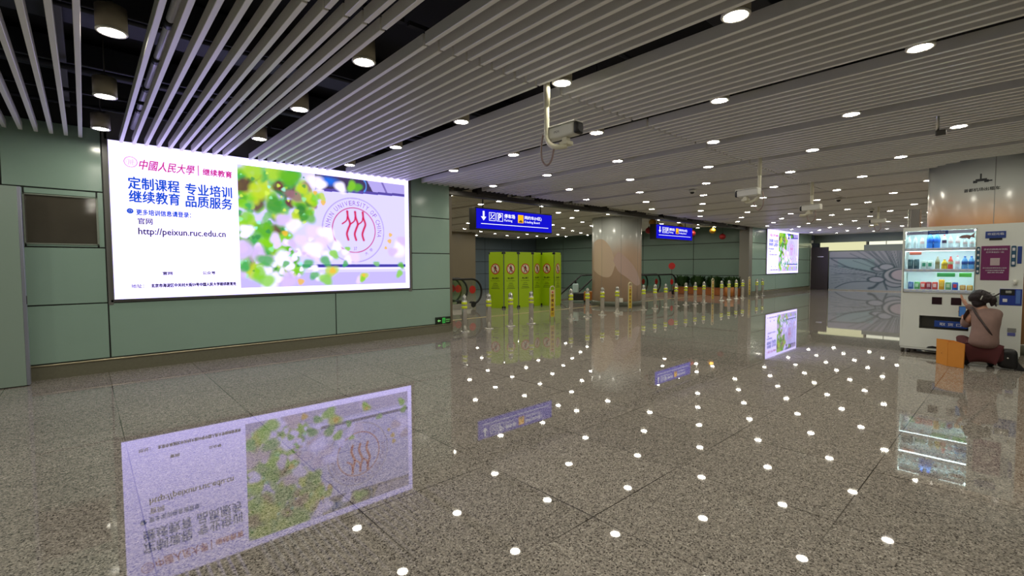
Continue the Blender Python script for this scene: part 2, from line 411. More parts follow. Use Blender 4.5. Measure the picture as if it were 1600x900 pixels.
struct(mb(M_BLACK).box((30.5, 8.35, 1.3), (.1, .3, 2.1)).build('trim_3'), 'black gap beside the far door')
tag(mb(M_WHITE).box((30.33, 8.16, 2.68), (.06, .12, .16), .01).build('alarm_box'), 'small white box on the wall above the far dark door', 'alarm box')

def grid_mesh(name, w_, h_, step, colfn, plane):
    nx, nz = int(w_/step), int(h_/step)
    U_, V_ = np.meshgrid(np.linspace(0, w_, nx+1), np.linspace(0, h_, nz+1))
    col = colfn(U_, V_)
    co = np.zeros(((nx+1)*(nz+1), 3)); 
    if plane == 'xz': co[:, 0] = U_.ravel(); co[:, 2] = V_.ravel()
    else: co[:, 1] = -U_.ravel(); co[:, 2] = V_.ravel()
    i = np.arange(nx*nz); a = (i//nx)*(nx+1)+i % nx
    F = np.stack([a, a+1, a+nx+2, a+nx+1], 1)
    me = bpy.data.meshes.new(name); me.vertices.add(len(co)); me.vertices.foreach_set('co', co.ravel())
    me.loops.add(F.size); me.loops.foreach_set('vertex_index', F.ravel().astype(np.int32))
    me.polygons.add(len(F)); me.polygons.foreach_set('loop_start', np.arange(0, F.size, 4, dtype=np.int32))
    me.update(); me.validate()
    at = me.color_attributes.new('paint', 'FLOAT_COLOR', 'POINT')
    c4 = np.ones((len(co), 4)); c4[:, :3] = col.reshape(-1, 3); at.data.foreach_set('color', c4.ravel())
    return me
def seg_dist(U_, V_, pts):
    d = np.full(U_.shape, 1e9)
    for (x0, y0), (x1, y1) in zip(pts, pts[1:]):
        dx, dy = x1-x0, y1-y0; t = np.clip(((U_-x0)*dx+(V_-y0)*dy)/(dx*dx+dy*dy+1e-12), 0, 1)
        d = np.minimum(d, np.hypot(U_-x0-t*dx, V_-y0-t*dy))
    return d
def smooth(pts, n=10):
    P = [pts[0]]+list(pts)+[pts[-1]]; out = []
    for i in range(1, len(P)-2):
        p0, p1, p2, p3 = [np.array(q, float) for q in P[i-1:i+3]]
        for k in range(n):
            t = k/n; out.append(tuple(.5*((2*p1)+(-p0+p2)*t+(2*p0-5*p1+4*p2-p3)*t*t+(-p0+3*p1-3*p2+p3)*t**3)))
    out.append(tuple(pts[-1])); return out
def mural_paint(U_, V_):
    # u = 7.3 - y, v = z
    base = lin(118, 128, 138); teal = lin(112, 138, 142); line = lin(58, 74, 84); pink = lin(134, 128, 142)
    col = np.ones(U_.shape+(3,))*base
    t = np.clip((V_-1.2)/.9, 0, 1)[..., None]; col = col*(1-t*.5)+pink*t*.5
    Y = lambda y: 7.3-y
    def lines(pts, wd, a=1.0, c=line):
        nonlocal col
        d = seg_dist(U_, V_, smooth([(Y(y), z) for y, z in pts])); m = (np.clip(1.3-d/(wd*.72), 0, 1)*a)[..., None]; col = col*(1-m)+c*m
    def ell(y, z, ry, rz, c, edge=.03):
        nonlocal col
        q = np.hypot((U_-Y(y))/ry, (V_-z)/rz); m = np.clip((1-q)*8, 0, 1)[..., None]; col = col*(1-m)+c*m
        m = np.clip(1.3-np.abs(q-1)*min(ry, rz)/edge, 0, 1)[..., None]; col = col*(1-m)+line*m
    # petal field in teal
    m = ((V_ < 1.68) & (V_ > 1.05+.25*np.clip((1.6-U_)/1.6, -1, 1)) & (U_ > .4) & (U_ < 2.0))[..., None]*.7; col = col*(1-m)+teal*m
    cy, cz = 4.15, .8
    rs = np.random.RandomState(3)
    for k in range(24):                       # petal strokes radiating from the flower centre
        a = PI*(.04+k/34*1.15)-.25; l = 2.2+rs.rand()*1.2; bend = (rs.rand()-.3)*.7
        p0 = (cy+.75*math.cos(a), cz+.5*math.sin(a)); p2 = (cy+l*math.cos(a+bend*.4), cz+l*.85*math.sin(a+bend*.4)+.1)
        p1 = ((p0[0]+p2[0])/2+.2*math.sin(a)*bend, (p0[1]+p2[1])/2+.25*bend)
        lines([p0, p1, p2], .022+.02*rs.rand(), .75)
        q0 = (cy-.75*math.cos(a), p0[1]); lines([q0, (2*cy-p1[0], p1[1]), (2*cy-p2[0], p2[1])], .02+.02*rs.rand(), .75)
    lines([(7.3, 1.74), (5.9, 1.70), (5.5, 1.55), (5.14, 1.26), (5.14, 1.07)], .045)
    lines([(7.2, 1.69), (6.7, 1.38), (6.3, 1.2), (5.6, 1.04), (5.2, .85), (5.5, .55)], .045)
    lines([(7.0, .1), (6.6, .35), (6.13, .47), (5.5, .5)], .04); lines([(5.5, .5), (5.0, .44)], .04)
    lines([(5.5, .13), (5.3, .2), (5.1, .44)], .10); lines([(4.9, .5), (4.75, .1)], .06)
    for k in range(7): lines([(7.2, 1.3-.16*k), (6.4, 1.05-.09*k), (5.5, .85-.03*k)], .018, .5)
    ell(5.05, 1.15, .35, .12, lin(132, 138, 150)); ell(4.8, 1.25, .32, .16, lin(132, 138, 150)); ell(5.2, .6, .36, .15, lin(132, 138, 150))
    ell(4.45, .5, .42, .28, lin(128, 134, 146)); ell(4.2, .82, .72, .42, lin(136, 140, 150)); ell(4.15, .85, .5, .30, lin(146, 140, 150), .04)
    return np.clip(col*1.75, 0, .85)
h = thing('mural_hoarding', 'grey temporary hoarding printed with a large line-drawn flower at the far end', 'hoarding', (30.3, 7.3, 0))
mb(mat('hoarding_board', L(120, 128, 136), .4)).box((.05, -6.65, 1.05), (.06, 13.3, 2.1)).build('board', None, h)
me = grid_mesh('mural_print', 13.2, 2.08, .035, mural_paint, 'yz')
o = link_mesh('mural_print', me, vcol_mat('mural_paint', False), h); o.location = (.012, 0, .01)
mb(M_STEEL).box((.0, -6.65, .03), (.05, 13.3, .06)).build('bottom_rail', None, h)

# ------------------------------------------------------------------ header over the opening
b = mb(M_STEELD).box((13.7, WY+.17, 2.985), (15.95, .16, .10))
for k in range(8): b.box((7.0+k*2.0, WY+.17, 3.06), (.9, .2, .12))
struct(b.build('trim_4'), 'dark metal header beam over the opening')

# ------------------------------------------------------------------ ceiling void and slats
struct(mb(M_VOID).box((15.5, 8.4, 3.98), (41.4, 31.4, .1)).build('ceiling'), 'black painted ceiling above the slats')
LX0, LDX = .2054, 1.5428
SW, SH = .038, .094
def slat_mesh(nm, y0, y1):
    b = mb(M_SLAT); b.box((0, (y0+y1)/2, SH/2), (SW, y1-y0, SH), .003, seg=1); me = b.build(nm); m = me.data; bpy.data.objects.remove(me); return m
SM1 = slat_mesh('slat_far', 3.113, 8.19); SM2 = slat_mesh('slat_near', -3.0, 3.089); SM3 = slat_mesh('slat_recess', 8.55, 21.5)
b = mb(M_VOID).box((.6, 3.1, SH+.02), (1.5, .04, .03)); xx = b.build('t'); CARR = xx.data; bpy.data.objects.remove(xx)
for k in range(-3, 20):
    xs0 = LX0+LDX*k+(.215 if k >= 0 else .165)
    bay = sempty('ceiling', 'bay of parallel white ceiling slats' )
    bay.name = 'ceiling'
    bay.location = (xs0, 0, CZ)
    for i in range(10):
        meshes = [SM1, SM2] + ([SM3] if 4 <= k <= 12 and xs0 < 20.5 else [])
        for m_ in meshes:
            o = bpy.data.objects.new('slat', m_); C.objects.link(o); o.parent = bay; o.location = (i*.1325, 0, 0)
    for yy in (-1.5, 3.1, 6.5):
        o = bpy.data.objects.new('carrier_rail', CARR); C.objects.link(o); o.parent = bay; o.location = (0, yy-3.1, 0)
# services in the void
def duct(nm, c, dm, lab, m=M_DUCT): return tag(mb(m).box(c, dm, .01).build(nm), lab, 'air duct')
duct('air_duct', (8, 5.63, 3.74), (24, .46, .3), 'dark rectangular air duct crossing above the ceiling slats')
duct('air_duct', (8, 7.19, 3.73), (24, .35, .25), 'narrow dark air duct above the slats nearest the screen wall')
duct('air_duct', (8, 1.76, 3.74), (24, .5, .3), 'wide dark air duct above the nearer ceiling slats')
tag(mb(mat('grey_hanger', L(84, 84, 80), .6)).box((-.11, 4.2, 3.48), (.10, 7.9, .14), .005).build('cable_tray'), 'grey steel channel above the left slats', 'cable tray')
for i, (y, z, r) in enumerate(((4.9, 3.36, .02), (6.35, 3.355, .03), (7.75, 3.36, .022), (2.6, 3.36, .02))):
    tag(mb(M_DUCT).cyl((-5, y, z), (16, y, z), r, n=10).build('service_pipe'), ['thin pipe over the slats between the two left downlights', 'thicker pipe over the slats near the screen wall', 'thin pipe closest to the screen wall above the slats', 'thin pipe high above the nearer slats'][i], 'pipe')
b = mb(M_PIPE).cyl((.487, 2.0, 3.30), (.487, 8.1, 3.30), .028, n=14)
cp = thing('steel_conduit', 'shiny segmented steel conduit running above the slats left of the screen', 'conduit', (.542, 0, 3.26))
mb(M_PIPE).cyl((0, 2.0, 0), (0, 8.1, 0), .028, n=14).build('pipe', None, cp); b.bm.free()
for y in (3.6, 4.45, 5.3, 6.2, 7.1): mb(M_BLACK).cyl((0, y-.06, 0), (0, y+.06, 0), .036, n=14).build('coupling', None, cp)

# ------------------------------------------------------------------ downlights
def make_lamp():
    t = thing('ceiling_downlight', 'x', 'ceiling light', (0, 0, 0))
    b = mb(M_HOUSE); n = 32
    b.lathe((0, 0, 0), [(.085, .0), (.092, .0), (.092, .17), (.05, .18), (.02, .21)], n); b.build('housing', None, t)
    b = mb(M_HOUSEIN); b.lathe((0, 0, 0), [(.072, .0005), (.075, -.006), (.088, -.008), (.0935, -.002), (.0935, .006), (.072, .006)], n); b.build('rim', None, t)
    b = mb(M_LAMP); b.bm.faces.new([b.bm.verts.new((.072*math.cos(-2*PI*k/24), .072*math.sin(-2*PI*k/24), -.003)) for k in range(24)]); b._tag(b.bm.faces)
    me = bpy.data.meshes.new('diffuser'); b.bm.to_mesh(me); b.bm.free(); me.materials.append(M_LAMP); link_mesh('diffuser', me, None, t)
    mb(M_STEELD).cyl((0, 0, .2), (0, 0, .84), .006, n=8).build('hanging_rod', None, t)
    return t
ORD = ['first', 'second', 'third', 'fourth', 'fifth', 'sixth', 'seventh', 'eighth', 'ninth', 'tenth', 'eleventh', 'twelfth', 'thirteenth', 'fourteenth', 'fifteenth', 'sixteenth', 'seventeenth', 'eighteenth', 'nineteenth', 'twentieth', 'twenty-first']
lamp0 = make_lamp(); first = True
LAMPXY = []
for i in range(-2, 20):
    x = LX0+LDX*i
    y0 = .6032 if i % 2 else 1.3665
    for j in range(-2, 5):
        y = y0+1.5497*j
        if y > 8.0: continue
        if i in (-2, -1) and y < 0: continue
        z = 3.072
        if i == 0 and j == 2: y, z = 4.48, 3.09
        if i == 0 and j == 3: y, z = 6.0, 3.04
        LAMPXY.append((i, x, y, z, 0))
    if 4 <= i <= 13:
        for j in range(5, 13):
            y = y0+1.5497*j
            if y < 9.0: y = 9.15
            if i <= 4 and y > 18: continue
            LAMPXY.append((i, x, y, 3.055, 1))
cnt = {}
for (i, x, y, z, rec) in sorted(LAMPXY, key=lambda q: (q[4], q[0], -q[2])):
    k = cnt.get((i, rec), 0); cnt[(i, rec)] = k+1
    if rec: lab, g = 'downlight behind the opening, %s from the header in the %s slat gap from the left' % (ORD[k], ORD[i]), 'downlights in the ceiling behind the opening'
    elif i < 0: lab, g = 'downlight left of the screen, %s from the wall in the %s gap left of channel' % (ORD[k], ORD[-i-1]), 'downlights left of the view'
    elif i <= 8: lab, g = 'glowing downlight, %s from the screen wall in the %s slat gap from the left' % (ORD[k], ORD[i]), 'downlights in the gaps between ceiling slats'
    else: lab, g = 'distant downlight, %s from the screen wall in the %s slat gap from the left' % (ORD[k], ORD[i]), 'distant hall downlights'
    if first: lamp0.location = (x, y, z); lamp0['label'] = lab; lamp0['group'] = g; first = False
    else: dup(lamp0, (x, y, z), 0, lab, g)

# ------------------------------------------------------------------ LED screen
def led(c, k=1.0): # displayed colour -> screen emission, whites carry the violet cast of the panel
    c = np.asarray(c, float); w_ = np.clip((c.min(-1, keepdims=True)-.35)/.5, 0, 1); return c*(1+(LED_TINT-1)*w_*k)
def led_paint(U_, V_):
    Wd, Hd = 2.87, 1.90
    X = U_+1.785; Z = V_+1.075
    col = np.ones(U_.shape+(3,))*lin(205, 203, 240)
    def mixc(m, c): 
        nonlocal col
        m = np.clip(m, 0, 1)[..., None]; col = col*(1-m)+np.asarray(c)*m
    # bright panel wall gradient of the photograph shown on the screen
    mixc((Z < 1.30)*1.0, lin(190, 180, 232)); mixc(((Z > 1.345) & (Z < 1.385))*.6, lin(240, 240, 250))
    mixc(((Z > 1.39) & (Z < 1.44) & (X > 2.37))*1.0, lin(66, 60, 158))
    roofz = 2.745+.0*X+(3.9-X)*-.0
    roofz = 2.72+(X-3.1)*.035
    mixc((Z > roofz) & (X > 2.95), lin(70, 58, 96))
    mixc((Z > roofz+.02) & (X > 4.0-(Z-2.78)*.6), lin(176, 164, 226))
    mixc((np.abs(X-(4.28-(Z-2.78)*.5)) < .02) & (Z > roofz), lin(120, 104, 180))
    mixc((Z > roofz-.02) & (Z < roofz+.03) & (X > 3.1), lin(88, 74, 160))
    mixc(np.clip(1.4-np.hypot((X-3.18)/.22, (Z-2.88)/.09)*1.2, 0, 1), lin(40, 110, 230))
    mixc(np.clip(1.2-np.abs(np.hypot((X-3.82)/.05, (Z-2.87)/.1)-1)*4, 0, 1)*(X > 3.82), lin(90, 150, 240))
    # emblem rings and figure
    R_ = np.hypot(X-3.63, Z-2.055)
    mixc(np.clip(1.2-np.abs(R_-.575)/.008, 0, 1)*.8, lin(150, 110, 190)); mixc(np.clip(1.2-np.abs(R_-.56)/.005, 0, 1)*.4, lin(170, 140, 210))
    mixc(np.clip(1.3-np.abs(R_-.40)/.011, 0, 1), lin(200, 50, 110))
    for dx in (0, .145, .29):
        st = smooth([(3.505+dx, 2.37), (3.515+dx, 2.28), (3.55+dx, 2.17), (3.515+dx, 2.07), (3.49+dx, 1.98), (3.515+dx, 1.88)])
        d_ = seg_dist(X, Z, st); mixc(1.4-d_/.021, lin(206, 24, 84))
        d_ = seg_dist(X, Z, smooth([(3.515+dx-.012, 2.29), (3.485+dx, 2.22), (3.41+dx, 2.16)])); mixc(1.4-d_/.014, lin(206, 24, 84))
        d_ = np.hypot(X-3.503-dx, Z-2.385); mixc(1.5-d_/.02, lin(206, 24, 84))
    # foliage and blossoms
    rs = np.random.RandomState(11)
    greens = [lin(96, 178, 44), lin(132, 206, 40), lin(66, 150, 60), lin(170, 212, 60), lin(190, 214, 50), lin(70, 170, 90), lin(120, 190, 110), lin(44, 120, 60)]
    whites = [lin(236, 230, 240), lin(222, 206, 232), lin(208, 186, 216), lin(240, 238, 246)]
    def blob(x, z, r, c, a=.9, e=1.0, soft=1.9):
        th = rs.rand()*PI; dx, dz = X-x, Z-z; p = dx*math.cos(th)+dz*math.sin(th); q = -dx*math.sin(th)+dz*math.cos(th)
        d_ = np.hypot(p/(r*e), q/(r/e)); wob = 1+.12*np.sin(np.arctan2(q, p)*3+th*5); mixc(np.clip((1.15-d_/wob)*soft, 0, 1)*a, c)
    def edge(z): # right boundary of the leafy mass at a height
        return np.interp(z, [1.07, 1.3, 1.5, 1.7, 1.9, 2.1, 2.3, 2.5, 2.7, 2.97], [2.6, 2.7, 2.7, 2.55, 2.55, 2.7, 2.95, 3.0, 2.9, 2.75])
    for k in range(260):
        z = 1.25+rs.rand()*1.75; x = 1.75+rs.rand()*(edge(z)-1.8)*1.0
        dark = (x < 2.0 and 2.45 < z < 2.8)
        c = greens[rs.randint(8)]
        if rs.rand() < .12: c = lin(110, 60, 70) if x < 2.6 else lin(150, 110, 120)
        blob(x, z, .035+.09*rs.rand(), c, .85, 1+.5*rs.rand())
    blob(1.84, 2.66, .14, lin(96, 50, 62), .9, .8); blob(2.35, 2.70, .09, lin(110, 50, 60), .7)
    for (x, z, r) in ((2.33, 2.92, .14), (2.54, 2.86, .17), (2.0, 2.9, .16), (2.1, 2.6, .16), (2.3, 2.4, .15), (2.75, 2.7, .1), (2.3, 1.78, .2), (2.15, 2.0, .15), (2.85, 2.55, .1)):
        blob(x, z, r, greens[rs.randint(5)], .9, 1.1)
    for k in range(70):
        z = 1.1+rs.rand()*1.8; x = 1.8+rs.rand()*(edge(z)-1.8)
        blob(x, z, .015+.03*rs.rand(), [lin(150, 236, 170), lin(214, 240, 90), lin(160, 240, 220), lin(60, 140, 80)][rs.randint(4)], .8)
    for k in range(44):
        z = 1.1+rs.rand()*.8; x = 1.8+rs.rand()*1.2
        blob(x, z, .03+.06*rs.rand(), whites[rs.randint(4)], .9, 1.15)
    for (x, z, r) in ((2.57, 2.09, .14), (2.42, 2.17, .12), (1.9, 1.98, .1), (1.85, 1.66, .16), (2.05, 1.6, .14), (2.4, 1.52, .15), (2.3, 1.85, .1), (2.49, 1.18, .15), (2.2, 1.15, .14), (2.9, 2.0, .13), (3.13, 1.97, .14), (3.05, 1.83, .12), (2.9, 1.7, .15), (3.15, 1.6, .1), (3.62, 1.56, .11), (3.5, 1.53, .08), (4.52, 1.73, .16), (4.38, 1.68, .1), (4.58, 1.9, .1), (3.39, 2.8, .11), (2.95, 2.85, .13), (3.05, 2.80, .1), (3.3, 1.75, .1), (3.45, 1.66, .07), (2.15, 1.35, .1), (3.7, 1.15, .07), (2.7, 1.85, .11)):
        blob(x, z, r, whites[rs.randint(4)], .92, 1.15)
    for (x, z, r, c) in ((2.85, 2.25, .12, 0), (2.75, 2.22, .07, 2), (3.06, 2.6, .08, 4), (2.95, 2.58, .09, 1), (3.6, 2.84, .1, 1), (3.72, 2.83, .08, 0), (2.15, 1.5, .12, 5), (2.05, 1.3, .12, 1), (2.15, 1.18, .13, 1), (2.8, 1.45, .09, 5), (3.25, 1.62, .09, 1), (3.1, 1.5, .1, 5), (3.2, 1.32, .12, 4), (3.1, 1.18, .12, 1), (2.9, 1.25, .08, 5), (3.79, 1.22, .09, 4), (3.77, 1.17, .06, 1), (4.56, 1.42, .07, 0), (4.52, 1.26, .08, 1), (3.45, 1.45, .06, 5), (3.5, 1.72, .05, 1), (2.45, 1.45, .06, 5), (1.85, 1.4, .08, 5), (4.05, 1.45, .06, 6)):
        blob(x, z, r, greens[c], .85, 1.2)
    for (x, z, r) in ((3.08, 2.5, .05), (4.34, 2.0, .045), (4.32, 1.88, .05), (4.24, 1.75, .035), (3.22, 1.33, .06), (2.68, 1.15, .06), (3.79, 1.24, .035), (2.95, 2.66, .04), (2.45, 1.95, .05)):
        blob(x, z, r, lin(236, 186, 60), .85)
    return led(col, .9)
WHITE_E = tuple(LED_TINT*1.0)
M_LEDW = emat('led_white', WHITE_E, 1.0, 'FRONT'); M_LEDPIC = vcol_mat('led_picture', True)
E_BLUE = ematled('led_blue', lin(28, 78, 200)); E_PINK = ematled('led_magenta', lin(190, 50, 130)*1.1); E_GREY = ematled('led_grey', lin(60, 50, 90)); E_CRIM = ematled('led_crimson', lin(200, 40, 100)); E_MAU = ematled('led_mauve', lin(150, 100, 180))
def make_screen():
    t = thing('led_screen', 'large bright advertising screen on the near green wall, with foliage picture', 'screen', (0, WY, 0))
    mb(mat('screen_case', L(150, 150, 156), .4)).box((2.5125, -.015, 2.03), (4.475, .05, 2.13), .004).build('case', None, t)
    b = mb(M_LEDW)
    # display surface: the white field and the margins around the picture
    for (x0, x1, z0, z1) in ((.286, 1.785, .975, 3.085), (1.785, 4.655, .975, 1.075), (1.785, 4.655, 2.975, 3.085), (4.655, 4.739, .975, 3.085)):
        v = [b.bm.verts.new(p) for p in ((x0, -.0415, z0), (x1, -.0415, z0), (x1, -.0415, z1), (x0, -.0415, z1))]; b.bm.faces.new(v)
    me = bpy.data.meshes.new('white_display'); b.bm.to_mesh(me); b.bm.free(); me.materials.append(M_LEDW); link_mesh('white_display', me, None, t)
    me = grid_mesh('picture', 2.87, 1.90, .010, led_paint, 'xz'); o = link_mesh('picture', me, M_LEDPIC, t); o.location = (1.785, -.0415, 1.075)
    y = -.0445
    T = lambda nm, s_, x0, x1, zc, m, h=None, bold=0, shear=0: text(nm, s_, x0, x1, zc, y, m, t, h, bold, shear)
    T('calligraphy_lettering', '中國人民大學', .60, 1.235, 2.805, E_PINK, .135, .012, .25)
    T('lettering', '继续教育', 1.335, 1.71, 2.80, E_PINK, .098, .018)
    mb(E_PINK).box((1.28, y, 2.81), (.012, .002, .15)).build('divider', None, t)
    T('headline_lettering', '定制课程', .475, 1.045, 2.545, E_BLUE, .165, .014)
    T('headline_lettering', '专业培训', 1.115, 1.70, 2.53, E_BLUE, .165, .014)
    T('headline_lettering', '继续教育', .48, 1.045, 2.365, E_BLUE, .165, .014)
    T('headline_lettering', '品质服务', 1.115, 1.70, 2.355, E_BLUE, .165, .014)
    T('lettering', '更多培训信息请登录：', .55, 1.17, 2.155, E_BLUE, .078, .02)
    T('lettering', '官网', .564, .722, 2.035, E_GREY, .085, .012)
    T('web_address', 'http://peixun.ruc.edu.cn', .564, 1.60, 1.885, E_GREY, .118, .03)
    T('caption', '官网', .815, .925, 1.315, E_GREY, .045, .02); T('caption', '公众号', 1.29, 1.45, 1.315, E_GREY, .045, .02)
    T('address_label', '地址：', .465, .60, 1.145, E_GREY, .052, .012)
    T('address_line', '北京市海淀区中关村大街59号中国人民大学继续教育处', .68, 1.72, 1.145, E_GREY, .052, .035)
    def ring(b, cx, cz, r0, r1, n=40):
        for k in range(n):
            a, c = 2*PI*k/n, 2*PI*(k+1)/n
            v = [b.bm.verts.new((cx+r*math.cos(q), y, cz+r*math.sin(q))) for r, q in ((r0, a), (r0, c), (r1, c), (r1, a))]; b.bm.faces.new(v)
    b = mb(E_PINK); ring(b, .512, 2.825, .066, .073); ring(b, .512, 2.825, .058, .061); ring(b, .512, 2.825, .042, .045)
    for dx in (-.02, 0, .02):
        for (x0, z0), (x1, z1) in zip([(dx, .032), (dx+.006, .005), (dx-.004, -.03)], [(dx+.006, .005), (dx-.004, -.03), (dx, -.034)]):
            v = [b.bm.verts.new(p) for p in ((.512+x0-.003, y, 2.825+z0), (.512+x0+.003, y, 2.825+z0), (.512+x1+.003, y, 2.825+z1), (.512+x1-.003, y, 2.825+z1))]; b.bm.faces.new(v)
    b.build('seal_emblem', None, t)
    b = mb(E_BLUE); ring(b, .485, 2.165, .0, .036); b.build('bullet', None, t)
    b = mb(ematled('led_pale', lin(220, 220, 250))); y2 = y; y = -.0445; ring(b, .485, 2.165, .012, .02, 16); b.build('bullet_ring', None, t); y = y2
    # lettering around the emblem, one mesh of letters on the ring
    chars = 'NMIN UNIVERSITY OF CHINA'; a0, a1 = math.radians(178), math.radians(-14); bmx = bmesh.new()
    wts = [1.15 if c in 'MNUVO' else (.55 if c in 'I ' else .95) for c in chars]; tot = sum(wts); acc = 0
    for c, wt in zip(chars, wts):
        a = a0+(a1-a0)*(acc+wt/2)/tot; acc += wt
        if c == ' ': continue
        m = text_mesh(c, -.028 if c != 'I' else -.005, .028 if c != 'I' else .005, 0, .082)
        rot = Matrix.Rotation(-(a-PI/2), 4, 'Y'); m.transform(Matrix.Translation((3.63+.485*math.cos(a), 0, 2.055+.485*math.sin(a))) @ rot); bmx.from_mesh(m)
    for s_, aa in (('大', -62), ('學', -48), ('37', -88)):
        a = math.radians(aa); r_ = .47 if s_ != '37' else .33
        m = text_mesh(s_, -.03, .03, 0, .06); m.transform(Matrix.Translation((3.63+r_*math.cos(a), 0, 2.055+r_*math.sin(a))) @ Matrix.Rotation(-(a+PI/2), 4, 'Y')); m.materials.append(E_MAU); link_mesh('emblem_character', m, None, t).location = (0, y, 0)
    me = bpy.data.meshes.new('emblem_lettering'); bmx.to_mesh(me); bmx.free(); me.materials.append(E_MAU); o = link_mesh('emblem_lettering', me, None, t); o.location = (0, y, 0)
    return t
scr = make_screen()
dup(scr, (23.42, WY-.0, 0), 0, 'smaller-looking far LED screen showing the same advert, beyond the bollards')

# emergency exit sign low on the wall
t = thing('exit_sign', 'dark green illuminated emergency exit sign low on the wall corner', 'sign', (5.535, WY-.015, .26))
mb(mat('exit_case', L(30, 38, 26), .3)).box((0, 0, 0), (.37, .03, .15), .004).build('case', None, t)
EG = emat('exit_glow', L(140, 220, 120), .7)
b = mb(EG); b.prism([(-.15, 0), (-.11, .03), (-.11, .01), (-.07, .01), (-.07, -.01), (-.11, -.01), (-.11, -.03)], 'y', -.018, -.016).build('arrow', None, t)
b = mb(emat('exit_panel', L(60, 170, 70), .8)); b.box((.01, -.0165, 0), (.07, .002, .11)).build('pictogram_panel', None, t)
b = mb(mat('exit_dark', L(20, 40, 20))); b.ball((.012, -.019, .032), .009, (1, .2, 1)).box((.01, -.019, .005), (.014, .002, .04)).box((-.002, -.019, -.025), (.01, .002, .035)).box((.022, -.019, -.02), (.01, .002, .03)).build('running_figure', None, t)
text('lettering', '安全出口', .06, .165, .015, -.018, EG, t, .035); text('lettering', 'EXIT', .07, .155, -.03, -.018, EG, t, .022)

# ------------------------------------------------------------------ hanging direction signs
E_SB = emat('sign_blue', lin(18, 16, 190), 1.1, 'FRONT'); E_SW = emat('sign_white', lin(232, 232, 245), 1.2); E_SY = emat('sign_yellow', lin(250, 180, 20), 1.1)
def make_sign():
    t = thing('direction_sign', 'blue illuminated parking and ride direction sign hanging above the lime barriers', 'sign', (6.75, 8.62, 2.27))
    W_, H_ = 2.57, .48
    mb(M_BLACK).box((W_/2, .13, H_/2), (W_+.04, .24, H_+.04), .008).build('case', None, t)
    mb(E_SB).box((W_/2, .005, H_/2), (W_-.02, .01, H_-.02)).build('blue_face', None, t)
    y = -.002
    b = mb(E_SW); b.box((W_/2, y, .125), (W_-.28, .003, .014)).build('underline', None, t)
    b = mb(E_SW); b.prism([(.22, .20), (.30, .29), (.245, .29), (.245, .42), (.195, .42), (.195, .29), (.14, .29)], 'y', y-.002, y+.001).build('arrow', None, t)
    def frame(b, x, z, s_, th=.012):
        for q in ((x, z+s_/2-th/2, s_, th), (x, z-s_/2+th/2, s_, th)): b.box((q[0], y, q[1]), (q[2], .003, q[3]))
        for q in ((x-s_/2+th/2, z), (x+s_/2-th/2, z)): b.box((q[0], y, q[1]), (th, .003, s_))
    b = mb(E_SW); frame(b, .485, .305, .2)
    b.box((.485, y, .30), (.17, .003, .018), rot=Matrix.Rotation(-.75, 3, 'Y')).box((.45, y, .335), (.02, .003, .05)).ball((.45, y, .37), .012, (1, .1, 1)).box((.52, y, .26), (.05, .003, .018)).build('escalator_pictogram', None, t)
    b = mb(E_SW); frame(b, .72, .305, .2); b.build('parking_frame', None, t); text('parking_letter', 'P', .675, .77, .305, y-.001, E_SW, t, .14, .03)
    text('lettering', '停车场', .87, 1.22, .345, y, E_SW, t, .10, .012); text('lettering', 'Parking', .87, 1.13, .235, y, E_SW, t, .07, .008)
    mb(E_SY).box((1.42, y, .305), (.19, .003, .2)).build('ride_pictogram_panel', None, t)
    b = mb(M_BLACK); b.box((1.42, y-.002, .235), (.12, .002, .03)).box((1.42, y-.002, .265), (.07, .002, .02)).build('car_pictogram', None, t)
    text('lettering', '网约车(H区)', 1.56, 2.17, .345, y, E_SW, t, .10, .012); text('lettering', 'E-hailing Board', 1.56, 2.10, .235, y, E_SW, t, .07, .008)
    for x in (.3, W_-.3): mb(M_BLACK).cyl((x, .13, H_+.01), (x, .13, 1.6), .014, n=10).build('hanging_rod', None, t)
    return t
sg = make_sign()
dup(sg, (14.62, 8.62, 2.33), 0, 'blue illuminated direction sign hanging right of the round column')

# ------------------------------------------------------------------ round columns
def text_on_cyl(name, s_, ang, z, r, wd, h, m, parent):
    me = text_mesh(s_, -wd/2, wd/2, 0, h, .005)
    for v in me.vertices:
        a = ang+v.co.x/r; v.co = Vector((math.cos(a)*r, math.sin(a)*r, z+v.co.z))
    me.materials.append(m); return link_mesh(name, me, None, parent)
def column(x, y, r, label, kind):
    t = thing('round_column', label, 'column', (x, y, 0))
    b = mb(art_mat('column_wrap_%d' % kind, kind)); b.lathe((0, 0, 0), [(r, .16), (r, 3.98)], 72); b.build('shaft', None, t)
    b = mb(M_SKIRT if kind == 1 else mat('green_grey_plinth', L(98, 104, 92), .3)); b.lathe((0, 0, 0), [(r+.03, 0), (r+.03, .15), (r+.01, .17)], 72); b.build('plinth', None, t)
    for a in (math.radians(180), math.radians(270), math.radians(225)):
        b = mb(mat('seam', L(150, 150, 146), .3)); b.cyl((math.cos(a)*(r+.0), math.sin(a)*r, .17), (math.cos(a)*r, math.sin(a)*r, 3.9), .005, n=6); b.build('seam', None, t)
    return t
c1 = column(14.0, 9.82, .86, 'round column with faded orange and pink print behind the bollards', 2)
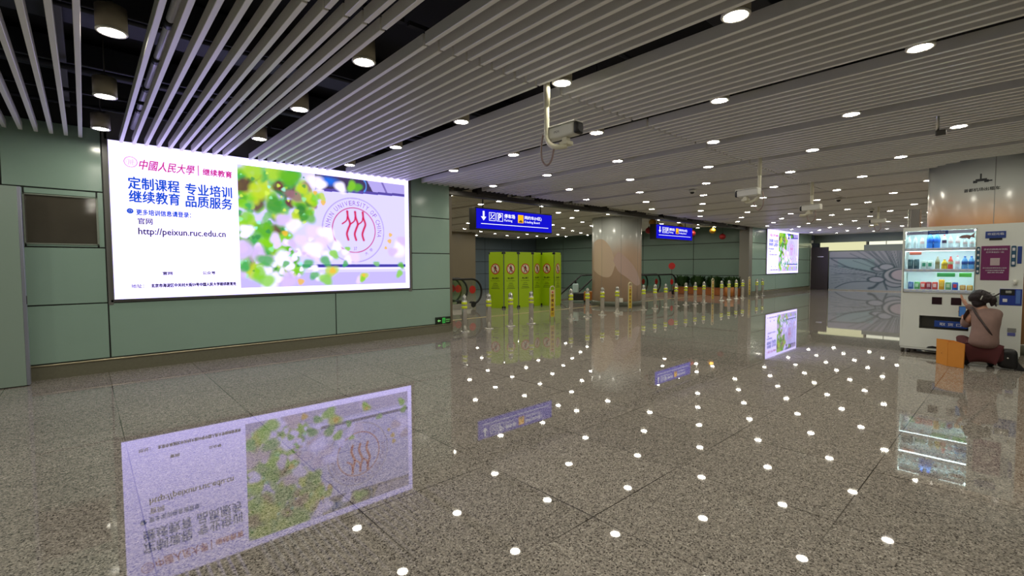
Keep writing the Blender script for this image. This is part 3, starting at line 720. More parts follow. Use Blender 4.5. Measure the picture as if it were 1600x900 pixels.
def patch(root, r, ang0, ang1, pts, col, nm):
    # printed field: polygon in (angle fraction, z) mapped on the shaft
    me_pts = pts; n = 24; b = mb(mat('print_'+nm, col, .25)); grid = {}
    from mathutils.geometry import tessellate_polygon
    us = np.linspace(0, 1, n); 
    tp = smooth([(p[0], p[1]) for p in pts]); bt = smooth([(p[0], p[2]) for p in pts]); top = np.interp(us, [p[0] for p in tp], [p[1] for p in tp]); bot = np.interp(us, [p[0] for p in bt], [p[1] for p in bt])
    prev = None
    for u, zt, zb in zip(us, top, bot):
        a = ang0+(ang1-ang0)*u; p = [b.bm.verts.new((math.cos(a)*r, math.sin(a)*r, z)) for z in (zb, zt)]
        if prev: f = b.bm.faces.new((prev[0], p[0], p[1], prev[1])); f.smooth = True
        prev = p
    me = bpy.data.meshes.new('printed_field'); b.bm.to_mesh(me); b.bm.free(); me.materials.append(mat('print_'+nm, col, .25)); link_mesh('printed_field', me, None, root)
patch(c1, .8615, math.radians(150), math.radians(212), [(0, 2.2, 1.25), (.3, 2.3, 1.1), (.6, 2.25, 1.0), (.85, 1.95, 1.05), (1, 1.5, 1.42)], L(202, 180, 158), 'orange')
patch(c1, .862, math.radians(208), math.radians(282), [(0, 1.6, 1.55), (.15, 1.85, 1.2), (.4, 1.65, 1.0), (.75, 1.25, .72), (1, .85, .75)], L(194, 168, 158), 'pink')
mb(M_WHITE).box((-.62, -.62, .22), (.12, .12, .14), .01, rot=Matrix.Rotation(PI/4, 3, 'Z')).build('socket_box', None, c1)
c2 = column(11.35, .36, .87, 'large round column with orange fading print behind the vending machine', 1)
DK = mat('dark_print', L(40, 42, 44), .5)
a2 = math.radians(170)
b = mb(DK)
for (u0, z0, u1, z1) in ((-.10, 2.68, .08, 2.72), (-.07, 2.70, .06, 2.74), (-.02, 2.74, .0, 2.82), (.05, 2.71, .12, 2.69)):
    vs = []
    for u, z in ((u0, z0), (u1, z0), (u1, z1), (u0, z1)):
        a = a2+u/.87; vs.append(b.bm.verts.new((math.cos(a)*.873, math.sin(a)*.873, z)))
    b.bm.faces.new(vs)
me = bpy.data.meshes.new('emblem'); b.bm.to_mesh(me); b.bm.free(); me.materials.append(DK); link_mesh('emblem', me, None, c2)
text_on_cyl('lettering', '首都机场出租车', a2, 2.575, .874, .42, .055, DK, c2)

t = thing('metal_cabinet', 'tall grey metal cabinet between vending machine and column', 'cabinet', (10.62, 1.30, 0))
mb(mat('cabinet_grey', L(120, 116, 112), .3, metal=.5)).box((0, 0, 1.17), (.16, .12, 2.34), .008).build('body', None, t)
mb(M_STEEL).cyl((-.06, .09, 0), (-.06, .09, 2.34), .012, n=8).build('edge_tube', None, t)

# ------------------------------------------------------------------ CCTV cameras
def make_cctv():
    t = thing('security_camera', 'white box security camera on a ceiling pole, nearest the viewer', 'camera', (0, 0, 0))
    # origin: pole foot on ceiling, pole goes down
    b = mb(M_CREAM); b.cyl((0, 0, .45), (0, 0, -.20), .030, n=18).build('pole', None, t)
    b = mb(M_CREAM); pts = [(0, 0, -.17), (0, 0, -.42), (0, -.005, -.49), (0, -.04, -.55), (0, -.10, -.585), (.02, -.17, -.595), (.045, -.21, -.59)]; b.tube([tuple(p) for p in smooth3(pts)], .024, 14).build('arm', None, t)
    mb(M_CREAM).box((.055, -.19, -.565), (.09, .10, .04), .01).box((.055, -.19, -.53), (.055, .06, .06), .008).build('bracket', None, t)
    b = mb(M_WHITE); b.box((.055, -.14, -.455), (.105, .36, .11), .018).box((.055, -.16, -.397), (.12, .36, .010), .004).build('housing', None, t)
    mb(M_BLACK).box((.055, -.335, -.455), (.10, .045, .105), .018).cyl((.055, -.361, -.455), (.055, -.354, -.455), .036, n=20).build('front_window', None, t)
    b = mb(mat('camera_cable', L(150, 130, 124), .5)); b.tube(smooth3([(0, .05, -.45), (0, .07, -.55), (0, .06, -.68), (0, .0, -.74), (0, -.06, -.70), (0, -.09, -.60)]), .009, 8).build('cable', None, t)
    o = text('lettering', 'PDI', -.01, .05, -.435, 0, DK, t, .018); o.rotation_euler = (0, 0, -PI/2); o.location = (.0015, -.10, -.02)
    return t
def smooth3(pts, n=6):
    P = [pts[0]]+list(pts)+[pts[-1]]; out = []
    for i in range(1, len(P)-2):
        p0, p1, p2, p3 = [np.array(q, float) for q in P[i-1:i+3]]
        for k in range(n):
            t = k/n; out.append(tuple(.5*((2*p1)+(-p0+p2)*t+(2*p0-5*p1+4*p2-p3)*t*t+(-p0+3*p1-3*p2+p3)*t**3)))
    out.append(tuple(pts[-1])); return out
cc = make_cctv(); cc.location = (3.24, 3.06, 3.08)
dup(cc, (7.88, 2.86, 3.0), PI*.93, 'white box security camera on a ceiling pole, second from the left')
c3_ = dup(cc, (10.93, 2.96, 3.0), PI*.93, 'white box security camera on a ceiling pole, third from the left')
c4_ = dup(cc, (17.0, 2.92, 3.1), PI*.93, 'small distant security camera on a ceiling pole towards the far hall')
for q in (c3_, c4_):
    for ch in q.children:
        if ch.name.split('.')[0] in ('housing', 'front_window', 'lettering', 'bracket'): ch.location.y += .17
def dome(x, y, lab, sc=1):
    t = thing('dome_camera', lab, 'camera', (x, y, 3.01)); mb(M_WHITE).lathe((0, 0, 0), [(.05, -.005), (.07, .0), (.07, .045), (.05, .0495)], 20).build('base', None, t)
    mb(M_BLACK).lathe((0, 0, 0), [(.006, -.05), (.03, -.042), (.045, -.02), (.048, 0)], 20).build('dome', None, t)
dome(9.942, 5.0, 'small black dome camera hanging under the slats left of centre'); dome(13.955, 3.2, 'small black dome camera near the hanging cameras'); dome(17.656, 3.2, 'tiny black dome camera far down the hall')
t = thing('sensor_bracket', 'grey metal sensor bracket hanging beside the right downlight', 'bracket', (7.15, .72, 3.06))
mb(M_STEEL).cyl((0, 0, .3), (0, 0, -.19), .016, n=12).build('rod', None, t); mb(M_STEELD).box((0, -.03, -.19), (.06, .09, .06), .01).build('sensor', None, t)

# ------------------------------------------------------------------ bollards
def make_bollard():
    t = thing('bollard', 'x', 'bollard', (0, 0, 0))
    mb(M_STEEL).lathe((0, 0, 0), [(.112, 0), (.112, .012), (.098, .020), (.066, .024)], 28).build('base_flange', None, t)
    mb(M_STEEL).lathe((0, 0, 0), [(.056, .02), (.056, .655), (.052, .665), (.03, .668)], 28).build('post', None, t)
    b = mb(M_BAND)
    b.lathe((0, 0, 0), [(.0595, .505), (.0595, .555)], 28).build('upper_band', None, t) if False else None
    mb(M_BAND).lathe((0, 0, 0), [(.058, .583), (.060, .584), (.060, .636), (.058, .637)], 28).build('reflective_band', None, t)
    mb(M_BAND).lathe((0, 0, 0), [(.058, .497), (.060, .498), (.060, .550), (.058, .551)], 28).build('reflective_band', None, t)
    mb(mat('clear_cap', L(205, 205, 196), .2, metal=.5)).lathe((0, 0, 0), [(.046, .665), (.048, .69), (.046, .735), (.036, .765), (.018, .778)], 24).build('lamp_cap', None, t)
    for k in range(4): mb(M_STEELD).box((.047*math.cos(k*PI/2+.4), .047*math.sin(k*PI/2+.4), .715), (.012, .012, .06), .002).build('lock_slot', None, t)
    mb(M_STEEL).tube([(.02*math.cos(a), 0, .775+.016*math.sin(a)) for a in np.linspace(0, PI, 8)], .005, 8).build('lifting_ring', None, t)
    return t
BX = [5.95, 6.62, 7.28, 7.95, 8.70, 9.42, 10.11, 10.78, 11.49, 12.15, 12.90, 13.57, 14.23, 14.92, 15.60, 16.30, 16.97, 17.70, 18.48, 19.16, 19.86, 20.52, 21.22, 22.05, 22.72]
STAND = {4, 9, 17, 22}
bol = make_bollard(); k = 0
for i, x in enumerate(BX):
    if i in STAND: continue
    lab = 'stainless bollard with two yellow bands, %s' % (['nearest the screen wall corner', 'second from the screen wall corner', 'third from the screen wall corner', 'just left of the first warning stand', 'just right of the first warning stand', 'second to the right of the first warning stand', 'third to the right of the first warning stand', 'just left of the second warning stand', 'just right of the second warning stand', 'second right of the second warning stand', 'third right of the second warning stand', 'fourth right of the second warning stand', 'fifth right of the second warning stand', 'sixth right of the second warning stand', 'just left of the third warning stand', 'just right of the third warning stand', 'second right of the third warning stand', 'third right of the third warning stand', 'just left of the farthest warning stand', 'just right of the farthest warning stand', 'farthest of the row by the far screen'][k]); k += 1
    if k == 1: bol.location = (x, 8.03, 0); bol['label'] = lab; bol['group'] = 'row of steel bollards across the opening'
    else: dup(bol, (x, 8.03, 0), random.random()*2, lab, 'row of steel bollards across the opening')
def make_stand():
    t = thing('warning_stand', 'x', 'warning sign', (0, 0, 0))
    pts = [(-.085, 0, 0), (-.085, 0, .40), (-.085, 0, .78)]+[(-.085*math.cos(a), 0, .80+.085*math.sin(a)) for a in np.linspace(.1, PI-.1, 10)]+[(.085, 0, .78), (.085, 0, .40), (.085, 0, 0)]
    mb(mat('stand_frame_paint', L(214, 206, 170), .35, metal=.3)).tube(pts, .014, 10).build('frame', None, t)
    mb(M_YEL).box((0, 0, .45), (.142, .012, .68), .003).build('panel', None, t)
    mb(mat('stand_top', L(214, 196, 150), .5)).box((0, -.007, .74), (.10, .004, .10), .002).build('symbol_plate', None, t)
    mb(M_RED).prism([(-.035, .71), (.035, .71), (0, .772)], 'y', -.011, -.009).build('warning_symbol', None, t)
    for q, ch in enumerate('手推车禁行'): text('lettering', ch, -.045, .045, .64-q*.115, -.0085, mat('dark_red_print', L(110, 34, 20), .5), t, .085, .01)
    return t
st = make_stand()
for q, i in enumerate(sorted(STAND)):
    lab = 'arched steel stand with yellow warning panel, ' + ['nearest, in front of the lime barriers', 'second, in front of the round column', 'third, in front of the planters', 'farthest, beside the grey post'][q]
    if q == 0: st.location = (BX[i], 8.03, 0); st['label'] = lab; st['group'] = 'yellow warning stands among the bollards'
    else: dup(st, (BX[i], 8.03, 0), 0, lab, 'yellow warning stands among the bollards')

# ------------------------------------------------------------------ lime folding barriers
def make_barrier():
    t = thing('folding_barrier_panel', 'x', 'barrier', (0, 0, 0))
    w_, h_ = .568, 1.86
    pts = [(0, .05), (.06, 0), (w_-.06, 0), (w_, .05), (w_, h_-.07), (w_-.06, h_), (.06, h_), (0, h_-.07)]
    mb(M_LIME).prism(pts, 'y', -.015, .015).build('panel', None, t)
    b = mb(M_STEELD); b.cyl((.004, 0, .03), (.004, 0, h_-.03), .010, n=8).build('hinge_bar', None, t)
    for x in (.022, w_-.022):
        for z in (.035, h_-.04): mb(M_BLACK).box((x, 0, z), (.05, .04, .07), .010).build('corner_fitting', None, t)
    n = 32; cx, cz = w_/2-.02, 1.30
    def disc(nm, r0, r1, y, m):
        b = mb(m)
        for k in range(n):
            a, c = 2*PI*k/n, 2*PI*(k+1)/n
            v = [b.bm.verts.new((cx+r*math.cos(q), y, cz+r*math.sin(q))) for r, q in ((r0, a), (r0, c), (r1, c), (r1, a))]; b.bm.faces.new(v)
        me = bpy.data.meshes.new(nm); b.bm.to_mesh(me); b.bm.free(); me.materials.append(m); return link_mesh(nm, me, None, t)
    disc('prohibition_disc', 0.0005, .15, -.0165, mat('disc_white', L(222, 214, 190), .5)); disc('prohibition_ring', .145, .178, -.018, M_RED)
    b = mb(M_PRINT); y = -.019
    b.ball((cx, y, cz+.10), .022, (1, .1, 1)).box((cx, y, cz+.03), (.05, .003, .10)).box((cx+.035, y, cz+.03), (.02, .003, .09), rot=Matrix.Rotation(-.5, 3, 'Y')).box((cx-.035, y, cz+.03), (.02, .003, .09), rot=Matrix.Rotation(.5, 3, 'Y')).box((cx-.03, y, cz-.065), (.026, .003, .12), rot=Matrix.Rotation(.35, 3, 'Y')).box((cx+.03, y, cz-.065), (.026, .003, .12), rot=Matrix.Rotation(-.35, 3, 'Y')).build('walking_figure', None, t)
    mb(M_RED).box((cx, -.021, cz), (.30, .003, .025), rot=Matrix.Rotation(.78, 3, 'Y')).build('prohibition_bar', None, t)
    text('lettering', '禁止通行', cx-.13, cx+.13, .99, -.0165, M_PRINT, t, .06, .01); text('lettering', 'No Thoroughfare', cx-.18, cx+.18, .90, -.0165, M_PRINT, t, .04)
    b = mb(M_PRINT)
    for q, (z, w2) in enumerate(((.82, .16), (.76, .22), (.70, .28), (.65, .34))): b.box((cx, -.0165, z), (w2, .002, .014))
    b.build('small_print', None, t)
    return t
BP = [((10.02, 12.117), (10.169, 11.538)), ((10.181, 11.537), (10.778, 11.495)), ((10.79, 11.493), (11.383, 11.416)), ((11.395, 11.419), (11.972, 11.573)), ((11.972, 11.561), (11.976, 10.963)), ((11.987, 10.967), (12.551, 11.166))]
bar = make_barrier()
for i, (a, b_) in enumerate(BP):
    rz = math.atan2(b_[1]-a[1], b_[0]-a[0])
    lab = 'lime green folding barrier panel with no-entry disc, ' + ['leftmost beside the escalator', 'second from the left', 'third from the left', 'fourth, folded narrow behind the warning stand', 'fifth, angled behind the warning stand', 'rightmost'][i]
    if i == 0: bar.location = (a[0], a[1], 0); bar.rotation_euler = (0, 0, rz); bar['label'] = lab; bar['group'] = 'lime folding barrier panels'
    else: dup(bar, (a[0], a[1], 0), rz, lab, 'lime folding barrier panels')

# ------------------------------------------------------------------ escalators
def escalator(xe, y0, y1, flat, run, label, sl=.577):
    """newel end at xe facing +x; runs towards -x, flat then sinking below the floor"""
    t = thing('escalator', label, 'escalator', (xe, (y0+y1)/2, 0)); wd = (y1-y0)/2
    for s_ in (-1, 1):
        y = s_*wd
        path = [(-.0, .10)]
        path = [(-.45+.42*math.sin(a), .55-.42*math.cos(a)) for a in np.linspace(.3, PI, 16)]+[(-flat, .97), (-flat-run, .97-run*sl)]
        pts = [(x, y, z) for x, z in path]
        mb(M_RUBBER).tube(pts, .035, 10).build('handrail', None, t)
        gp = [(x, z) for x, z in path]+[(-flat-run, .15-run*sl), (-flat, .15), (-.45, .15)]
        mb(M_GLASSD).prism([(x*.985-.01, min(z, .97)-.02 if z > .2 else z) for x, z in gp], 'y', y-.006, y+.006).build('balustrade_glass', None, t)
        mb(M_STEEL).prism([(-.35, 0.004), (-.35, .17), (-flat, .17), (-flat-run, .17-run*sl), (-flat-run, -run*sl-.1), (-flat-.1, .004)], 'y', y-.06, y+.06).build('skirt', None, t)
        mb(M_RUBBER).cyl((-.42, y-.07, .13), (-.42, y+.07, .13), .10, n=16).build('handrail_inlet', None, t)
        b = mb(M_RED); b.cyl((-.42, y-.016 if s_ < 0 else y-.016, .62), (-.42, y-.008, .62), .13, n=24)
        b.build('round_red_sticker', None, t)
    b = mb(mat('escalator_step', L(120, 118, 112), .4, metal=.7)); st_ = max(3, int(run/.4))
    b.box((-flat/2-.1, 0, .008), (flat-.2, wd*2-.14, .012))
    b.build('landing_plate', None, t)
    b = mb(mat('escalator_step', L(120, 118, 112)))
    for q in range(st_): b.box((-flat-.2-q*.4, 0, -.12-q*.4*sl), (.40, wd*2-.14, .2))
    b.build('steps', None, t)
    return t
escalator(9.9, 12.35, 13.15, 1.25, 1.9, 'escalator with glass sides and round red sticker left of the lime barriers')
escalator(9.9, 13.5, 14.3, 1.25, 1.9, 'second escalator behind the one left of the barriers')
escalator(20.7, 11.15, 11.95, 4.5, 1.2, 'escalator ending by the planters, right of the round column', .85)
escalator(20.2, 12.35, 13.15, 4.1, 2.4, 'second escalator behind the one by the planters')
t = thing('round_sign_stand', 'red round notice on a thin post at the escalator entrance', 'sign', (20.93, 11.5, 0))
mb(M_STEELD).cyl((0, 0, 0), (0, 0, 1.2), .012, n=8).cyl((0, 0, 0), (0, 0, .02), .13, n=20).build('post', None, t)
mb(M_RED).cyl((-.008, 0, 1.36), (.008, 0, 1.36), .16, n=28).build('round_plate', None, t).rotation_euler = (0, 0, PI/4*5)
# cleaning trolley seen between barrier and column
t = thing('cleaning_cart', 'small dark cart with white and orange containers between barriers and column', 'cart', (13.95, 11.55, 0), math.radians(-55))
mb(M_BLACK).box((0, 0, .22), (.7, .4, .28), .03).build('body', None, t)
mb(mat('orange_bin', L(170, 100, 20), .5)).box((.42, -.1, .25), (.35, .36, .34), .03).build('bin', None, t)
mb(mat('pale_blue_container', L(180, 205, 205), .4)).box((-.08, -.05, .53), (.22, .22, .36), .04).build('container', None, t)
mb(M_BLACK).cyl((-.08, -.05, .70), (-.08, -.05, .86), .05, .03, n=14).build('handle', None, t)
b = mb(M_RUBBER)
for sx in (-.28, .28):
    for sy in (-.15, .15): b.cyl((sx, sy-.02, .05), (sx, sy+.02, .05), .05, n=14)
b.build('wheels', None, t)

# ------------------------------------------------------------------ planters and plants
LEAF = mat('dark_leaf', L(44, 74, 34), .4, noise=.4, nscale=9)
def leafclump(b, c, rx, ry, h, n, rs):
    for k in range(n):
        a = rs.rand()*2*PI; r = rs.rand()**.5; base = Vector((c[0]+rx*r*math.cos(a)*.6, c[1]+ry*r*math.sin(a)*.6, c[2]+rs.rand()*h*.45))
        out = Vector((math.cos(a)*rx, math.sin(a)*ry, 0))*(.3+.4*rs.rand()); tip = base+out*.6+Vector((0, 0, h*(.25+.35*rs.rand())))
        d_ = (tip-base); side = d_.cross(Vector((0, 0, 1))).normalized()*(.030+.02*rs.rand()); mid = base+d_*.55+Vector((0, 0, .02))
        v = [b.bm.verts.new(p) for p in (base, mid-side, tip-Vector((0, 0, .04)), mid+side)]
        f = b.bm.faces.new(v); f.smooth = True
rs = np.random.RandomState(5)
for i, y in enumerate((8.95, 9.75, 10.55, 11.35)):
    lab = ['nearest the grey post', 'second from the grey post', 'third from the grey post', 'closest to the escalator'][i]
    t = thing('planter', 'low orange brown planter box with dark green bushy plants, '+lab, 'planter', (21.65, y, 0), 0, 'planters along the end wall')
    mb(mat('planter_terracotta', L(150, 84, 34), .5, noise=.2, nscale=8)).box((0, 0, .17), (.42, .76, .34), .02).box((0, 0, .335), (.46, .79, .03), .006).build('box', None, t)
    mb(mat('soil', L(50, 40, 30), .9)).box((0, 0, .352), (.38, .70, .01)).build('soil', None, t)
    b = mb(LEAF); leafclump(b, (0, 0, .34), .30, .44, .62, 620, rs); b._tag(b.bm.faces, True)
    b.build('foliage', None, t)
t = thing('plant_pot', 'round orange pot beside the grey post', 'pot', (20.9, 8.75, 0)); mb(mat('orange_pot', L(170, 104, 36), .45)).lathe((0, 0, 0), [(.12, 0), (.16, .02), (.19, .42), (.17, .42), (.15, .36)], 24).build('pot', None, t)
b = mb(LEAF); leafclump(b, (0, 0, .36), .16, .16, .4, 90, rs); b.build('foliage', None, t)

# paper lanterns hanging behind the header
for i, (x, y, z, r, c, lab) in enumerate(((15.0, 9.0, 2.93, .13, 'y', 'yellow hanging ball lantern beside the round column'), (17.92, 9.5, 2.92, .14, 'y', 'yellow hanging ball lantern above the far direction sign'), (14.75, 9.0, 2.62, .12, 'r', 'dark red hanging ball lantern left of the far direction sign'), (18.9, 9.5, 2.72, .15, 'r', 'dark red hanging ball lantern right of the far direction sign'), (20.4, 9.3, 2.90, .13, 'y', 'yellow hanging ball lantern near the green end wall'), (21.4, 9.3, 2.68, .14, 'r', 'red hanging ball lantern in front of the green end wall'))):
    t = thing('ball_lantern', lab, 'lantern', (x, y, z), 0, 'ball lanterns behind the header')
    m_ = mat('lantern_red', L(150, 26, 26), .5) if c == 'r' else mat('lantern_yellow', L(206, 150, 20), .5)
    b = mb(m_); n = 12
    for q in range(n):
        pass
    b.lathe((0, 0, 0), [(r*math.sin(a)+.001, -r*.92*math.cos(a)) for a in np.linspace(.1, PI-.1, 15)], 28).build('shade', None, t)
    mb(M_STEELD).cyl((0, 0, r*.85), (0, 0, r*.85+.04), .03, n=12).build('cap', None, t); mb(M_BLACK).cyl((0, 0, r*.9), (0, 0, 3.95-z), .004, n=6).build('string', None, t)

# ------------------------------------------------------------------ vending machine
VX, VY0, VY1 = 9.6, .015, 1.325
t = thing('vending_machine', 'white drinks vending machine with lit glass display in front of the column', 'vending machine', (VX, 0, 0))
VW = mat('vending_white', L(228, 232, 224), .3, spec=.5)
b = mb(VW)     # cabinet shell with a real display recess (y .50-1.295, z .96-1.91)
D_ = .80
b.box((D_/2, (VY0+.50)/2, 1.035), (D_, .50-VY0, 1.87), .0)
b.box((D_/2, 1.311, 1.035), (D_, .028, 1.87))
b.box((D_/2, .898, 1.942), (D_, .797, .056))
b.box((D_/2, .898, .779), (D_, .797, .352))
b.box((D_/2, .898, .2515), (D_, .797, .303))
b.box((D_/2, .52, .503), (D_, .04, .2)); b.box((D_/2, 1.195, .503), (D_, .20, .2)); 
b.box((D_/2+.14, .82, .503), (D_-.28, .56, .2))
b.box((D_/2+.3, .898, 1.435), (D_-.6, .797, .96))
b.build('cabinet', None, t)
M_VL = emat('display_light', (.80, .97, 1.0), 19.0, 'FRONT')
mb(mat('display_back', L(225, 238, 238), .5)).box((.32, .898, 1.435), (.02, .79, .95)).build('display_back', None, t)
for z in (1.905-.01, 1.605, 1.29): mb(M_VL).box((.035, .898, z), (.03, .78, .012)).build('display_lamp', None, t)
SHZ = (1.635, 1.315, 1.0)
for z in SHZ:
    b = mb(mat('shelf_lilac', L(214, 214, 236), .4)); b.box((.29, .898, z-.012), (.54, .79, .02)); b.box((.012, .898, z-.012), (.02, .79, .045)).build('shelf', None, t)
for z in SHZ:
    for k in range(10): mb(mat('button_white', L(220, 224, 224), .3)).box((-.002, .54+k*.079, z-.01), (.010, .045, .018), .003).build('selection_button', None, t)
mb(M_GLASS).box((.001, .898, 1.435), (.004, .79, .945)).build('display_glass', None, t)
b = mb(M_STEEL); 
for (c_, d_) in (((-.004, .898, 1.915), (.012, .81, .012)), ((-.004, .898, .955), (.012, .81, .012)), ((-.004, .497, 1.435), (.012, .012, .97)), ((-.004, 1.299, 1.435), (.012, .012, .97))): b.box(c_, d_, .002)
b.build('display_frame', None, t)
def vlabel(nm, y0, y1, z0, z1, m, x=-.004, th=.008): return mb(m).box((x, (y0+y1)/2, (z0+z1)/2), (th, abs(y1-y0), z1-z0), .002, seg=1).build(nm, None, t)
def vtext(nm, s_, y0, y1, zc, m, h, x=-.010, bold=.004):
    # reads left to right from larger y to smaller y
    me = text_mesh(s_, -y0, -y1, zc, h, bold); me.materials.append(m); o = link_mesh(nm, me, None, t); o.rotation_euler = (0, 0, -PI/2); o.location = (x, 0, 0); return o
M_NAVY = mat('navy_label', L(40, 66, 140), .35); M_PAPER = mat('white_label', L(222, 222, 226), .4); M_PUR = mat('purple_poster', L(118, 44, 96), .3); M_TEAL = mat('teal_label', L(50, 92, 120), .35)
vlabel('top_strip', .52, 1.28, 1.855, 1.905, mat('lilac_strip', L(170, 176, 206), .4), -.006)
vlabel('top_strip_blue', .80, 1.03, 1.850, 1.908, M_NAVY, -.009); vtext('lettering', '饮料自动售货机', 1.01, .83, 1.88, M_PAPER, .022, -.0140)
vtext('lettering', 'DRINKS', 1.24, 1.08, 1.88, M_NAVY, .018, -.0108)
vlabel('header_plate', .20, .405, 1.765, 1.862, M_NAVY); vlabel('header_plate_foot', .235, .365, 1.735, 1.765, M_BLACK); vtext('lettering', '欢迎光临', .385, .22, 1.825, M_PAPER, .035)
vlabel('purple_poster', .155, .44, 1.165, 1.655, M_PUR)
vtext('poster_lettering', '手机扫码购买饮料', .415, .18, 1.605, M_PAPER, .026); vtext('poster_lettering', '打开手机扫一扫', .39, .215, 1.565, M_PAPER, .022)
vlabel('poster_panel', .25, .345, 1.375, 1.48, mat('grey_print', L(186, 168, 170), .5), -.009)
vtext('poster_lettering', '支付成功后请在取货口取货', .42, .18, 1.34, M_PAPER, .018); vtext('poster_lettering', '如有疑问请联系客服', .39, .20, 1.305, M_PAPER, .018); vtext('poster_lettering', '服务热线', .37, .21, 1.275, M_PAPER, .016)
for (y0, y1, z0, z1, n_) in ((.452, .487, 1.25, 1.645, 5), (.095, .142, 1.36, 1.65, 3)):
    mb(M_TEAL).box((-.004, (y0+y1)/2, (z0+z1)/2), (.008, y1-y0, z1-z0), .012).build('payment_strip', None, t)
    b = mb(M_PAPER)
    for k in range(n_): b.box((-.009, (y0+y1)/2, z0+(z1-z0)*(k+.5)/n_), (.004, (y1-y0)*.6, (y1-y0)*.9), .004)
    b.build('payment_icons', None, t)
vlabel('side_label', .04, .082, 1.40, 1.64, M_NAVY)
mb(M_WHITE).lathe((-.022, .092, 1.10), [(.016, 0), (.022, .075), (.020, .075), (.015, .005)], 16).build('cup_holder', None, t)
vlabel('dark_window', .84, .955, .785, .895, mat('dark_window', L(48, 26, 34), .1)); vlabel('dark_window', .625, .74, .785, .895, mat('dark_window', L(48, 26, 34), .1))
vlabel('coin_panel', .02, .238, .815, 1.045, mat('coin_blue', L(40, 62, 150), .35)); vlabel('coin_panel_dark', .09, .232, .955, 1.04, M_BLACK, -.010); vlabel('coin_slot', .12, .18, .985, 1.02, M_STEEL, -.016); vlabel('coin_notice', .16, .205, .86, .905, M_PAPER, -.010); vlabel('coin_notice', .035, .08, .84, 1.03, mat('pale_blue', L(84, 120, 190), .4), -.010)
vlabel('reader_plate', .245, .295, .81, .94, mat('reader_grey', L(150, 160, 150), .3))
mb(M_STEELD).box((.03, .82, .60), (.03, .545, .02)).box((.03, .82, .41), (.03, .545, .02)).build('pickup_frame', None, t)
mb(mat('pickup_blue', L(36, 70, 150), .3)).box((.03, .735, .485), (.012, .37, .10), .004).build('pickup_flap', None, t)
vtext('lettering', '取 货 口', .86, .62, .485, M_PAPER, .045, .0225)
mb(M_STEELD).box((.10, .82, .505), (.01, .54, .18)).build('pickup_back', None, t)
vlabel('grey_label', .062, .147, .44, .495, mat('grey_lab', L(140, 140, 136), .4)); vlabel('blue_label', .068, .145, .385, .43, mat('violet_lab', L(100, 104, 170), .4))
b = mb(M_BLACK); b.prism([(.80, .105), (1.0, .105), (.98, .125), (.93, .14), (.85, .13)], 'x', -.006, 0).build('black_sticker', None, t)
mb(VW).box((D_/2, .67, .085), (D_-.02, 1.29, .03)).build('base_plate', None, t)
b = mb(M_STEELD)
for y in (.05, .62, 1.22, 1.29):
    for x in (.05, .72): b.cyl((x, y, 0), (x, y, .075), .022, n=12)
b.build('feet', None, t)
mb(mat('under_tray', L(120, 100, 116), .4)).box((.35, .92, .05), (.3, .6, .03)).build('drip_tray', None, t)

def bottle(x, y, z, r, h, col, capc, lab, kind='bottle', m=None, labelcol=None, group='drinks on display in the vending machine'):
    o = thing('drink_'+kind, lab, kind, (x, y, z), 0, group); m_ = m or mat('liquid_%d_%d_%d' % tuple(int(c*255) for c in col[:3]), col, .2)
    if kind == 'bottle':
        mb(m_).lathe((0, 0, 0), [(r*.85, 0), (r, .01), (r, h*.30), (r*.93, h*.36), (r, h*.42), (r, h*.62), (r*.7, h*.78), (r*.36, h*.88), (r*.34, h*.93)], 18).build('body', None, o)
        mb(mat('cap_%d_%d_%d' % tuple(int(c*255) for c in capc[:3]), capc, .4)).lathe((0, 0, 0), [(r*.42, h*.92), (r*.42, h*.995), (r*.38, h)], 14).build('cap', None, o)
        if labelcol: mb(mat('lb_%d_%d_%d' % tuple(int(c*255) for c in labelcol[:3]), labelcol, .4)).lathe((0, 0, 0), [(r*1.02, h*.40), (r*1.03, h*.41), (r*1.03, h*.60), (r*1.02, h*.61)], 18).build('label', None, o)
    elif kind == 'can':
        mb(m_).lathe((0, 0, 0), [(r*.8, 0), (r, .012), (r, h-.014), (r*.82, h-.002)], 20).build('body', None, o)
        mb(M_STEEL).lathe((0, 0, 0), [(r*.82, h-.003), (r*.84, h), (r*.76, h), (r*.74, h-.004)], 20).build('lid', None, o)
        if labelcol: mb(mat('lb_%d_%d_%d' % tuple(int(c*255) for c in labelcol[:3]), labelcol, .4)).box((-r*.99, 0, h*.55), (.004, r*1.1, h*.4), .002, seg=1).build('label', None, o)
    return o
X1 = VX+.10; yk = lambda k: 1.262-k*.0795
clear = mat('clear_water', L(206, 218, 222), .15)
# top shelf
for k, lab in ((0, 'leftmost'), (1, 'second from left'), (2, 'third from left')):
    bottle(X1, yk(k), SHZ[0], .027, .20, L(210, 216, 220), L(200, 205, 210), 'pale clear water bottle, %s on the top shelf' % lab, m=clear, labelcol=L(226, 190, 186) if k == 2 else L(216, 222, 226))
for k, lab in ((3.15, 'left'), (4.15, 'right')): bottle(X1, yk(k), SHZ[0], .040, .245, L(60, 130, 226), L(30, 80, 220), '%s of the two large blue bottles on the top shelf' % lab, labelcol=L(40, 104, 214))
bottle(X1, yk(5.2), SHZ[0], .026, .21, L(206, 210, 216), L(200, 60, 60), 'clear bottle with dark purple label on the top shelf', m=clear, labelcol=L(70, 50, 80))
for k, lab in ((6.1, 'left of the pair by the brown fish'), (7.1, 'right of the pair by the brown fish'), (8.1, 'under the brown fish'), (9.0, 'rightmost')):
    bottle(X1, yk(k), SHZ[0], .026, .20 if k < 8 else .15, L(212, 216, 222), L(190, 196, 206), 'pale clear bottle on the top shelf, '+lab, m=clear, labelcol=L(224, 200, 204))
